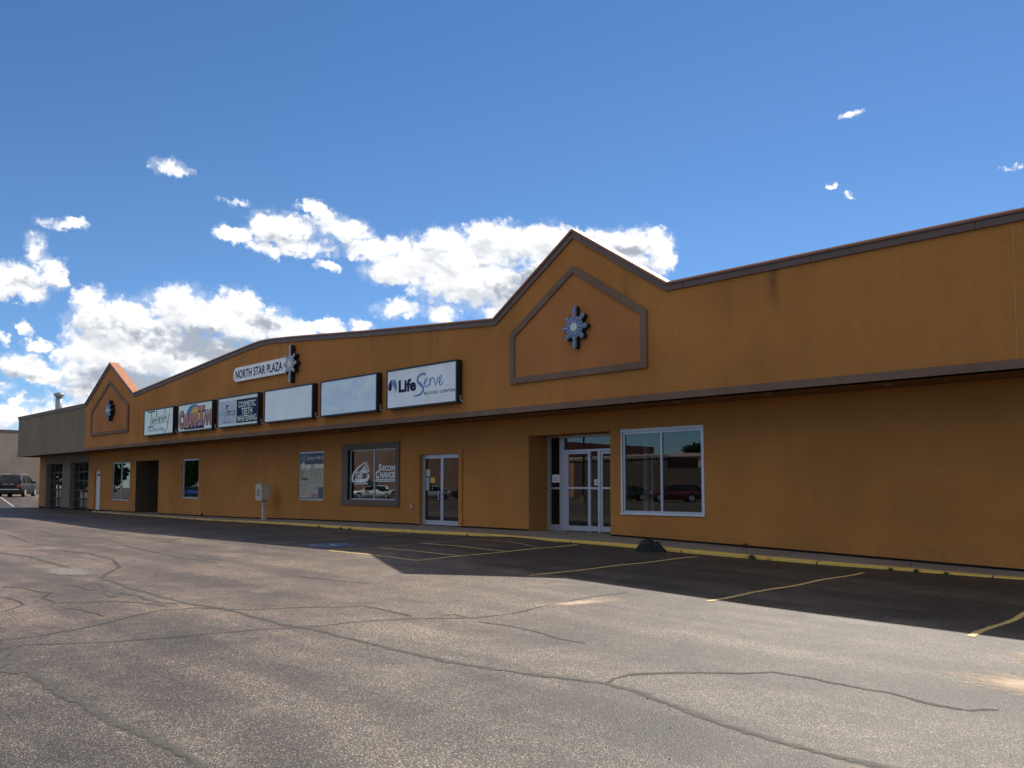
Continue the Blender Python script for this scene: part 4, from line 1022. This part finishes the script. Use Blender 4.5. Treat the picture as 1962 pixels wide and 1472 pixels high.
# salon
r, fp, (ux, uz), y = box_sign(-41.8, -38.33, 'cream box sign with brushed black Infinity script, leftmost of the row', FACE_C)
q = MB(); s_ = lambda P_, w_: q.stroke([(ux(p[0]), uz(p[1])) + tuple(p[2:]) for p in P_], w_, y)
for P_, w_ in (([(.126, .06), (.385, .05)], .06), ([(.26, .06), (.25, .29), (.22, .69)], .05), ([(.126, .69), (.333, .68)], .05), ([(.31, .31), (.28, .6)], .045), ([(.29, .55), (.355, .31), (.345, .6)], .04), ([(.445, .035, 1.5), (.415, .31), (.385, .67, .7)], .045), ([(.355, .46), (.47, .39)], .035),
               ([(.5, .28), (.49, .6)], .045), ([(.505, .17), (.515, .19)], .05), ([(.55, .29), (.53, .59)], .045), ([(.53, .54), (.615, .24), (.59, .61)], .04), ([(.65, .28), (.64, .57)], .045), ([(.655, .12), (.665, .14)], .05), ([(.735, .0), (.725, .27), (.69, .59)], .045), ([(.65, .4), (.785, .34)], .035),
               ([(.785, .35), (.775, .55), (.83, .56)], .04), ([(.88, .21, 1.4), (.85, .52), (.80, .82, .9), (.74, .96, .7), (.68, .93, .6)], .045)): s_(P_, w_)
q.build('lettering', INK, r)
q = MB(); text_mb(q, 'SALON & SPA', ux(.13), ux(.72), uz(.88), uz(.75), y, .02); q.build('lettering', LBLUE, r)


def star(r, cx, cz, y, back, arm=.55, scale=1., centre=STARC, cols=(STARL, STARB, STARL)):
    """can sign: deep black body, light rim, blue rays, light neon lines, round middle"""
    rays = [(90, arm), (270, arm), (0, .41), (180, .41), (45, .425), (135, .40), (225, .425), (315, .40)] + [(22.5 + 45 * k, .28) for k in range(8)]
    def caps(w, dy, ext, y1, name, mt, par):
        m_ = MB()
        for k, (a, l) in enumerate(rays):
            a = math.radians(a); l = l * scale + ext; dx, dz = math.cos(a), math.sin(a); nx_, nz_ = -dz, dx; pts = []
            for t in range(9): b3 = -PI / 2 + PI * t / 8; pts.append((cx + dx * (l - w) + w * (dx * math.cos(b3) + nx_ * math.sin(b3)), cz + dz * (l - w) + w * (dz * math.cos(b3) + nz_ * math.sin(b3))))
            pts += [(cx + nx_ * w * .8, cz + nz_ * w * .8), (cx - nx_ * w * .8, cz - nz_ * w * .8)]
            m_.prism(pts, y - dy - k * .0004, y1)
        return m_.build(name, mt, par)
    caps(.068, 0, .008, back, 'can_body', BLACKM, r)
    caps(.062, .008, 0, y - .001, 'rim', cols[0], r)
    caps(.051, .016, -.016, y - .009, 'ray', cols[1], r)
    caps(.012, .024, -.035, y - .017, 'neon_tube', cols[2], r)
    q = MB(); q.tube((cx, y - .04, cz), (cx, y - .02, cz), .105 * scale, .105 * scale, 20); q.build('centre_disc', centre, r)


g1 = 'star emblems on the gable panels'
r = empty('star_emblem', (-13.86, FY, 5.73), 'blue and white starburst on the right gable nearest the camera', 'sign', g1); star(r, -13.86, 5.73, FY - .17, FY - .023)
r = empty('star_emblem', (-46.66, FY, 5.72), 'blue and white starburst on the small left gable beside the grey wall', 'sign', g1); star(r, -46.66, 5.72, FY - .24, FY - .023)
ps = empty('plaza_sign', (-30.3, FY, 6.27), 'grey North Star Plaza name board with starburst at its right end', 'sign')
q = MB(); x0, x1, z0, z1 = -32.62, -28.3, 5.985, 6.57
pl = [(x0 + .22, z0), (x1, z0), (x1, z1), (x0 + .22, z1), (x0 + .08, z1 - .07), (x0, z1 - .2), (x0, z0 + .2), (x0 + .08, z0 + .07)]
q.prism(pl, FY - .12, FY - .03); q.build('name_board', PLATEG, ps)
q = MB(); text_mb(q, 'NORTH STAR PLAZA', -32.42, -28.62, 6.1, 6.45, FY - .128, .016, 0, 0, 1.05); q.build('lettering', NAVY, ps)
star(ps, -27.93, 6.27, FY - .2, FY - .002, .635, 1.12, STARY, (PLATEG, plain('star_slate', (.11, .14, .24), .4), PLATEG))

# ------------------------------------------------------------------ small things by the wall
mbx = empty('utility_box', (-31.7, 17.0, base_z(-31.7) - .05), 'beige utility box on a post with a black emblem sticker by the orange wall', 'utility box')
q = MB(); x0, x1, y0, y1, z0, z1 = -31.85, -31.36, 16.7, 17.05, 1.13, 1.75
q.box(x0, x1, y0, y1, z0, z1); q.build('cabinet', PBOX, mbx)
q = MB(); q.box(x0 - .02, x1 + .02, y0 - .035, y1 + .02, z1, z1 + .035); q.box(x0 - .012, x1 + .012, y0 - .03, y0 - .002, z0 - .02, z1 - .001); q.build('lid', PBOX, mbx)
q = MB(); q.box(-31.68, -31.54, 16.86, 17.0, .28, 1.13); q.build('post', PBOX, mbx)
q = MB(); q.stroke([(-31.72, 1.44), (-31.7, 1.53), (-31.55, 1.55), (-31.52, 1.43), (-31.6, 1.38), (-31.7, 1.41)], .045, y0 - .033); q.stroke([(-31.7, 1.32), (-31.54, 1.32)], .03, y0 - .033); q.build('sticker', INK, mbx)

# crumpled black plastic liner at the kerb
cx_, cy_ = -11.3, 15.62; gz0 = gz(cx_, cy_)
bm_ = empty('black_plastic_scrap', (cx_, cy_, gz0), 'crumpled black plastic liner lying against the yellow kerb below the right window', 'debris')
def drape(prof, y0, y1, ox, rot, seed):
    """bent sheet: (x, z) arch profile swept back, crumpled a little"""
    q = MB(); m2 = 10; V = []; n = len(prof)
    for i in range(m2):
        t = i / (m2 - 1); sh = 1 - .55 * (2 * abs(t - .42)) ** 2.2
        for x, z in prof:
            yy = y0 + (y1 - y0) * t; xx = x * (.8 + .2 * sh) + .03 * math.sin(9 * yy); zz = z * sh
            nn = mnoise.noise_vector(Vector((xx * 9 + seed, yy * 9, zz * 9))) * .014
            xx += nn.x; yy += nn.y; zz = max(-.01, zz + nn.z)
            V.append((cx_ + ox + xx * math.cos(rot) - yy * math.sin(rot), cy_ + xx * math.sin(rot) + yy * math.cos(rot), gz0 + zz))
    for i in range(m2 - 1):
        for k in range(n - 1): q.poly([V[i * n + k], V[i * n + k + 1], V[(i + 1) * n + k + 1], V[(i + 1) * n + k]])
    q.poly([V[(m2 - 1) * n + k] for k in range(n)]); q.poly([V[k] for k in range(n)][::-1])
    return q
ARCH = [(-.30, 0), (-.28, .08), (-.24, .16), (-.18, .23), (-.10, .275), (-.02, .285), (.05, .265), (.09, .23), (.14, .15), (.20, .08), (.26, .02), (.28, 0)]
drape(ARCH, -.17, .17, -.06, .62, 1).build('liner', BLKPL, bm_)
FLAP = [(-.10, 0), (-.07, .12), (-.03, .21), (.0, .235), (.04, .21), (.10, .13), (.17, .05), (.20, 0)]
drape(FLAP, -.10, .12, .14, .5, 5).build('folded_flap', BLKPL, bm_)


def weed(x, y, z, h, n, mat, label, seed, spread=.6):
    rn = random.Random(seed); q = MB()
    for _ in range(n):
        a = rn.uniform(0, 2 * PI); l = h * rn.uniform(.45, 1); lean = rn.uniform(.15, spread); x0 = x + rn.uniform(-1, 1) * h * .35; y0 = y + rn.uniform(-1, 1) * h * .2
        wdt = h * rn.uniform(.05, .1); dx, dy = math.cos(a), math.sin(a); P_ = []
        for t in (0, .5, 1): P_.append((x0 + dx * l * lean * t * t, y0 + dy * l * lean * t * t, z + l * t * (1 - .25 * t * lean)))
        for k in (0, 1):
            wa, wb = wdt * (1 - .2 * k), wdt * (1 if k == 0 else .15)
            q.poly([(P_[k][0] - dy * wa, P_[k][1] + dx * wa, P_[k][2]), (P_[k][0] + dy * wa, P_[k][1] - dx * wa, P_[k][2]), (P_[k + 1][0] + dy * wb, P_[k + 1][1] - dx * wb, P_[k + 1][2]), (P_[k + 1][0] - dy * wb, P_[k + 1][1] + dx * wb, P_[k + 1][2])])
    o = q.build('weed', mat); tag(o, label, 'weed', 'weeds growing along the kerb and wall')
    return o


WEEDS = [(-8.98, 15.93, .17, 60, LEAF, 'largest green weed growing over the chipped yellow kerb', 0), (-8.62, 16.0, .13, 30, LEAF, 'small green weed in the broken kerb gap right of the largest one', 0),
         (-10.0, 17.42, .17, 22, LEAFR, 'dry reddish weed standing against the foot of the orange wall', 1), (-6.25, 16.12, .08, 70, LEAF, 'low green weed in the gutter at the end of a parking line', 2),
         (-5.8, 16.15, .09, 80, LEAF, 'spreading weed in the gutter right of the parking line', 2), (-5.3, 16.2, .08, 60, LEAF, 'rightmost weed in the gutter below the yellow kerb', 2),
         (-6.15, 16.9, .05, 60, LEAF, 'flat green tuft growing from the sidewalk joint', 3), (-9.3, 16.7, .03, 30, LEAF, 'tiny flat weed lying on the sidewalk above the kerb gap', 3), (-23.5, 15.35, .1, 36, LEAF, 'grey green weed on the kerb left of the double glass door', 2),
         (-22.9, 15.4, .1, 30, LEAF, 'second weed on the kerb nearer the double glass door', 2), (-25.0, 15.75, .13, 8, LEAF, 'single thin stalk by the kerb below the framed window', 2), (-17.55, 15.5, .1, 8, LEAF, 'thin stalk at the kerb joint left of the ramp', 2)]
for i, (x, y, h, n, mt, lb, wh) in enumerate(WEEDS):
    z = {0: walk_z(x) - .1, 1: walk_z(x), 2: gz(x, kerb_y(x) - .2), 3: walk_z(x)}[wh]
    if wh == 2: y = kerb_y(x) - .19
    weed(x, y, z, h, n, mt, lb, 40 + i, 1.3 if h < .12 else .7)

# loose grit along the kerb and a few stones on the lot
q = MB(); rn = random.Random(11)
for k in range(520):
    x = rn.uniform(-30, -2)
    if k < 380: y = kerb_y(x) - .19 - abs(rn.gauss(0, .12)); sz_ = rn.uniform(.006, .02)
    else: x, y = rn.uniform(-14, -1.5), rn.uniform(2.2, 10); sz_ = rn.uniform(.004, .011)
    z = gz(x, y) + sz_ * .35; a = rn.uniform(0, PI); V = []
    for dx, dy, dz in ((1, 0, 0), (0, .7, 0), (-.9, .1, 0), (0, -.8, 0), (0, 0, .6), (0, 0, -.5)):
        V.append((x + sz_ * (dx * math.cos(a) - dy * math.sin(a)), y + sz_ * (dx * math.sin(a) + dy * math.cos(a)), z + sz_ * dz))
    for t in ((0, 1, 4), (1, 2, 4), (2, 3, 4), (3, 0, 4), (1, 0, 5), (2, 1, 5), (3, 2, 5), (0, 3, 5)): q.poly([V[j] for j in t])
q.build('grit', plain('grit_stone', (.16, .13, .10), .9, 0, .3, .6, 20)); tag(bpy.data.objects['grit'], 'loose grit and dirt crumbs along the kerb', None, None, 'stuff')

# ------------------------------------------------------------------ vehicles


def car(name, loc, rz, L_, W_, H_, belt, hood, kind, paint, label, cat='car', group=None, rack=False):
    """front of the car at +x; body lofted from stations, dark greenhouse, wheels with rims"""
    r = empty(name, loc, label, cat, group, rz)
    h2 = L_ / 2; hw = W_ / 2
    if kind == 'suv':
        st = [(-h2, .50, .84, belt - .12, .42), (-h2 + .06, .42, .93, belt, .34), (-h2 + .5, .36, .99, belt, .3), (-.6, .33, 1, belt, .26), (.6, .33, 1, belt - .01, .26), (h2 - 1.25, .33, 1, belt - .04, .26), (h2 - .95, .34, .99, hood + .08, .27), (h2 - .3, .38, .93, hood, .3), (h2 - .06, .42, .84, hood - .12, .34), (h2, .5, .74, hood - .3, .42)]
        gh = [(-h2 + .08, belt, .86, .0), (-h2 + .42, H_ - .07, .74, 1), (-h2 + 1.0, H_, .76, 1), (.35, H_ - .02, .76, 1), (h2 - 1.75, H_ - .12, .74, 1), (h2 - .98, hood + .1, .80, 0)]
    else:
        st = [(-h2, .5, .78, belt - .14, .42), (-h2 + .07, .42, .90, belt - .02, .34), (-h2 + .6, .34, .98, belt + .02, .28), (-.5, .28, 1, belt, .24), (.5, .28, 1, belt - .02, .24), (h2 - 1.3, .28, 1, hood + .08, .24), (h2 - .35, .34, .92, hood, .28), (h2 - .07, .42, .82, hood - .12, .34), (h2, .5, .7, hood - .26, .42)]
        gh = [(-h2 + .45, belt + .02, .80, 0), (-h2 + 1.15, H_ - .08, .68, 1), (-.5, H_, .70, 1), (.3, H_ - .03, .70, 1), (h2 - 1.25, hood + .12, .80, 0)]
    V = []; n = 12
    for x, zb, wf, zt, zs in st:
        w = hw * wf; zm = (zs + zt) / 2
        ring = [(-w * .8, zb - .12), (-w * .97, zs), (-w, zm), (-w * .97, zt - .09), (-w * .88, zt - .015), (-w * .4, zt + .02)]
        ring = ring + [(-a, c) for a, c in ring[::-1]]
        V += [(x, a, c) for a, c in ring]
    q = MB(); q.v = V
    for i in range(len(st) - 1):
        for k in range(n):
            a, b2 = i * n + k, i * n + (k + 1) % n; q.f.append([a, b2, b2 + n, a + n]); q.m.append(0)
    q.f.append(list(range(n))[::-1]); q.m.append(0); q.f.append([(len(st) - 1) * n + k for k in range(n)]); q.m.append(0)
    q.build('body', paint, r, True, local=True)
    V = []
    for x, z, wf, up_ in gh:
        w = hw * wf; wb = hw * .9; zb = belt - .02 if up_ else z - .02
        V += [(x, -wb, min(zb, z - .01)), (x, -w, z - .03 if up_ else z), (x, w, z - .03 if up_ else z), (x, wb, min(zb, z - .01))]
    q = MB(); q.v = V
    for i in range(len(gh) - 1):
        for k in (0, 1, 2): a = i * 4 + k; q.f.append([a, a + 4, a + 5, a + 1]); q.m.append(0)
    q.build('windows', MATS['car_glass'], r, False, local=True)
    # roof skin and pillars
    q = MB(); top = [(x, z, hw * wf) for x, z, wf, up_ in gh if up_]
    V = []
    for x, z, w in top: V += [(x, -w - .012, z - .045), (x, -w * .9, z + .012), (x, 0, z + .03), (x, w * .9, z + .012), (x, w + .012, z - .045)]
    q.v = V
    for i in range(len(top) - 1):
        for k in range(4): a = i * 5 + k; q.f.append([a, a + 5, a + 6, a + 1]); q.m.append(0)
    for k in (0, len(top) - 1): q.f.append([k * 5 + j for j in range(5)]); q.m.append(0)
    for s in (-1, 1):
        x0, z0_, wf0, _ = gh[0]; x1, z1_, wf1, _ = gh[1]
        q.tube((x0, s * hw * .88, belt - .02), (x1, s * (hw * wf1 + .004), z1_ - .03), .05, .04, 6)
        x0, z0_, wf0, _ = gh[-1]; x1, z1_, wf1, _ = gh[-2]
        q.tube((x0, s * hw * .85, z0_ - .02), (x1, s * (hw * wf1 + .004), z1_ - .03), .045, .035, 6)
        for xx in ((-h2 + 1.15, .1) if kind == 'suv' else (-.25,)): q.tube((xx, s * (hw * .905), belt - .01), (xx - .05, s * (hw * .76 if kind == 'suv' else hw * .7), H_ - .05), .035, .03, 6)
    q.build('roof', paint, r, True, local=True)
    R = .36 if kind == 'suv' else .33
    for sx_ in (-1, 1):
        xw = sx_ * (h2 - .95) - (0 if sx_ > 0 else -.05)
        for s in (-1, 1):
            a = MB(); a.tube((xw, s * (hw - .03), R + .02), (xw, s * (hw + .004), R + .02), R + .07, R + .07, 20); a.build('wheel_arch', BLACKM, r, local=True)
            t = MB(); t.tube((xw, s * (hw - .22), R), (xw, s * (hw + .02), R), R, R, 22); wo = t.build('wheel', RUBBER, r, local=True)
            m_ = MB(); m_.tube((xw, s * (hw + .021), R), (xw, s * (hw + .032), R), R * .66, R * .6, 18)
            m_.build('rim', RIM, wo, local=True)
    q = MB(); q.box(-h2 - .03, -h2 + .25, -hw * .86, hw * .86, .34, .56); q.box(h2 - .2, h2 + .02, -hw * .76, hw * .76, .3, .46); q.build('bumper', BLACKM if kind == 'suv' else paint, r, local=True)
    for s in (-1, 1):
        q = MB(); q.box(-h2 - .008, -h2 + .22, s * hw * .62 if s > 0 else -hw * .93, s * hw * .93 if s > 0 else -hw * .62, belt - .33, belt - .12); q.build('tail_light', RED, r, local=True)
        q = MB(); q.box(h2 - .28, h2 - .02, s * hw * .5 if s > 0 else -hw * .84, s * hw * .84 if s > 0 else -hw * .5, hood - .24, hood - .1); q.build('headlight', CHROME, r, local=True)
        q = MB(); xm = h2 - 1.55; q.box(xm - .08, xm + .08, s * (hw + .02) if s > 0 else -hw - .2, s * (hw + .2) if s > 0 else -hw - .02, belt - .02, belt + .13); q.build('mirror', paint, r, local=True)
    if rack:
        q = MB()
        for s in (-1, 1): q.path([(-h2 + .75, s * hw * .68, H_ + .01), (-h2 + .95, s * hw * .68, H_ + .08), (h2 - 2.1, s * hw * .68, H_ + .07), (h2 - 1.95, s * hw * .68, H_ - .02)], .022, 6)
        q.build('roof_rack', CHROME, r, local=True)
        q = MB()
        for k in range(9):
            if k != 4: q.box(-h2 - .012, -h2 + .06, -.42 + k * .095, -.36 + k * .095, belt - .13, belt - .085)
        q.build('tailgate_badge', WHITEP, r, local=True)
        q = MB(); q.box(-h2 - .006, -h2 + .02, -hw * .8, hw * .8, .60, .64); q.build('bumper_strip', CHROME, r, local=True)
    return r


m, N, b = new_mat('car_glass'); b.inputs['Base Color'].default_value = (.012, .014, .016, 1); b.inputs['Roughness'].default_value = .04
def paint(name, c, rough=.25): return plain(name, c, rough, .1, .5, .02, 3, 0, 60, 1.)
PG = plain('paint_dark_bronze', (.022, .018, .015), .55, 0, .25, .02, 3); PW = paint('paint_white', (.75, .76, .78)); PR = paint('paint_red', (.12, .01, .014)); PB = paint('paint_blue', (.02, .06, .25)); PK = paint('paint_black', (.015, .015, .017)); PS = paint('paint_silver', (.4, .41, .43))
sz = gz(-78.4, 19.6)
car('suv', (-77.75, 19.45, gz(-77.75, 19.45) - .02), math.radians(152), 4.95, 1.95, 1.78, 1.13, 1.08, 'suv', PG, 'dark bronze suv with silver roof rails parked beyond the grey end of the building', 'suv', None, True)
ref = 'cars parked across the street and seen mirrored in the glass'
SD_ = math.radians(133.7)
car('parked_car', (-75.5, -18.3, .3), SD_, 4.8, 1.84, 1.46, .92, .86, 'sedan', PW, 'white sedan mirrored in the framed second chance window', 'car', ref)
car('parked_car', (-79.5, -21.5, .3), SD_, 4.6, 1.82, 1.45, .92, .86, 'sedan', PB, 'blue car mirrored behind the white sedan', 'car', ref)
car('parked_car', (-66.6, -18.8, .3), SD_, 4.6, 1.82, 1.45, .92, .86, 'sedan', PS, 'silver sedan mirrored in the left leaf of the double glass door', 'car', ref)
car('parked_car', (-63.4, -22.2, .3), SD_, 4.9, 1.9, 1.75, 1.1, 1.05, 'suv', PK, 'black suv mirrored in the right leaf of the double glass door', 'suv', ref)
car('parked_car', (-43.6, -28.6, .3), SD_, 4.8, 1.9, 1.62, 1.0, .96, 'suv', PR, 'red car mirrored in the white framed right window', 'car', ref)
car('parked_car', (-49.2, -29.0, .3), SD_, 4.6, 1.82, 1.5, .92, .86, 'sedan', PK, 'black car mirrored in the white framed window left of the red one', 'car', ref)
car('parked_car', (-42.0, -34.6, .3), SD_, 4.9, 1.9, 1.8, 1.1, 1.05, 'suv', PK, 'dark suv mirrored at the right edge of the white framed window', 'suv', ref)
car('parked_car', (-98.3, -8.2, .3), SD_, 4.6, 1.82, 1.45, .92, .86, 'sedan', PB, 'bright blue car mirrored in the narrow salon window', 'car', ref)

# ------------------------------------------------------------------ neighbouring buildings
tb_ = empty('tan_building', (-104, 26, .88), 'plain tan building with a flat roof behind the dark suv', 'building')
q = MB(); q.box(-140, -104, 12, 75, .3, 7.55); q.build('wall', TAN, tb_)
q = MB(); q.box(-140.05, -103.93, 11.95, 75.05, 7.55, 7.9); q.build('parapet', plain('tan_coping', (.2, .155, .13), .7), tb_)
q = MB(); q.box(-103.99, -103.9, 12, 75, .6, 1.0); q.build('plinth', plain('plinth_grey', (.16, .14, .12), .8), tb_)
ob_ = empty('orange_store', (-80, -48, .3), 'long low terracotta store across the street, seen mirrored in the glass', 'building')
ST_ = stucco('store_terracotta', (.52, .22, .125)); CR_ = plain('store_cream', (.5, .42, .33), .7)
q = MB(); q.box(-128, -79, -75, -48, .2, 8.0); q.build('wall', stucco('store_rust', (.21, .125, .095)), ob_)
q = MB(); q.box(-78.98, -20, -75, -48.3, .2, 5.35); q.build('wall', ST_, ob_)
q = MB(); q.box(-78.9, -19.9, -48.25, -48.0, 5.2, 5.6); q.build('parapet', CR_, ob_)
q = MB(); q.box(-58, -50, -48.2, -47.6, 3.9, 4.6); q.build('canopy', CR_, ob_)
for k in range(3):
    q = MB(); q.box(-120 + k * 14, -116 + k * 14, -47.98, -47.9, .5, 2.6); q.build('window', MATS['car_glass'], ob_)
db = empty('brown_store', (-60, -40, .3), 'dark brown flat roofed store across the street, seen mirrored in the right window', 'building')
q = MB(); q.box(-67, -52.2, -46, -40, .2, 4.9); q.build('wall', plain('brown_panel', (.09, .065, .055), .8), db)
q = MB(); q.box(-67.1, -52.1, -39.95, -39.8, 4.75, 5.05); q.build('parapet', plain('brown_coping', (.2, .16, .14), .7), db)
q = MB(); q.box(-52.0, -40, -43, -39, .2, 3.6); q.build('annex', MATS['brown_panel'], db)
TS = []


def tree(x, y, h, rad, label, seed):
    rn = random.Random(seed); r = empty('tree', (x, y, 0), label, 'tree', 'trees across the street')
    t = MB(); t.tube((x, y, 0), (x, y, h * .5), .28, .18, 9); limbs = []
    for k in range(7):
        a = 2 * PI * k / 7 + rn.random(); e = (x + math.cos(a) * rad * .6, y + math.sin(a) * rad * .6, h * rn.uniform(.6, .85)); t.tube((x, y, h * rn.uniform(.3, .48)), e, .12, .04, 6); limbs.append(e)
    t.build('trunk', BARK, r)
    c = MB()
    cl = limbs + [(x + rn.gauss(0, .45) * rad, y + rn.gauss(0, .45) * rad, h * rn.uniform(.28, .95)) for _ in range(34)]
    for (cx2, cy2, cz2) in cl:
        rr = rad * rn.uniform(.2, .38)
        for _ in range(110):
            d = Vector((rn.gauss(0, 1), rn.gauss(0, 1), rn.gauss(0, .8))).normalized() * rr * rn.uniform(.5, 1.05)
            p = Vector((cx2, cy2, cz2)) + d; u = Vector((rn.gauss(0, 1), rn.gauss(0, 1), rn.gauss(0, 1))).normalized() * .27; w = u.orthogonal().normalized() * .2
            c.poly([p - u, p + w, p + u, p - w])
    c.build('crown', TREEL, r)
    return r


tree(-117, -16, 8, 4.6, 'broad tree mirrored in the narrow salon window', 1)
tree(-113, -3, 8, 4.6, 'dense tree mirrored in the double window beside the white door', 2)
tree(-108, -11, 7, 4.6, 'low bushy tree mirrored beside the broad one in the narrow salon window', 5)
tree(-107, 4, 7, 4.6, 'bushy tree mirrored in the garage door glass', 6)
tree(-72.5, -78, 8.4, 2.6, 'treetop showing above the terracotta store in the right window', 3)
tree(-119, -27, 9, 4.4, 'tree behind the broad one beside the store', 4)
lp = empty('light_pole', (-46.3, -17.6, .3), 'dark parking lot light pole mirrored in the entry door', 'street lamp')
q = MB(); q.tube((-46.3, -17.6, .3), (-46.3, -17.6, 7.5), .1, .07, 10); q.build('pole', BLACKM, lp)
q = MB(); q.box(-46.8, -45.8, -17.8, -17.4, 7.5, 7.65); q.build('lamp_head', BLACKM, lp)
q = MB(); q.tube((-46.3, -17.6, .25), (-46.3, -17.6, .9), .3, .3, 14); q.build('base', CONC, lp)
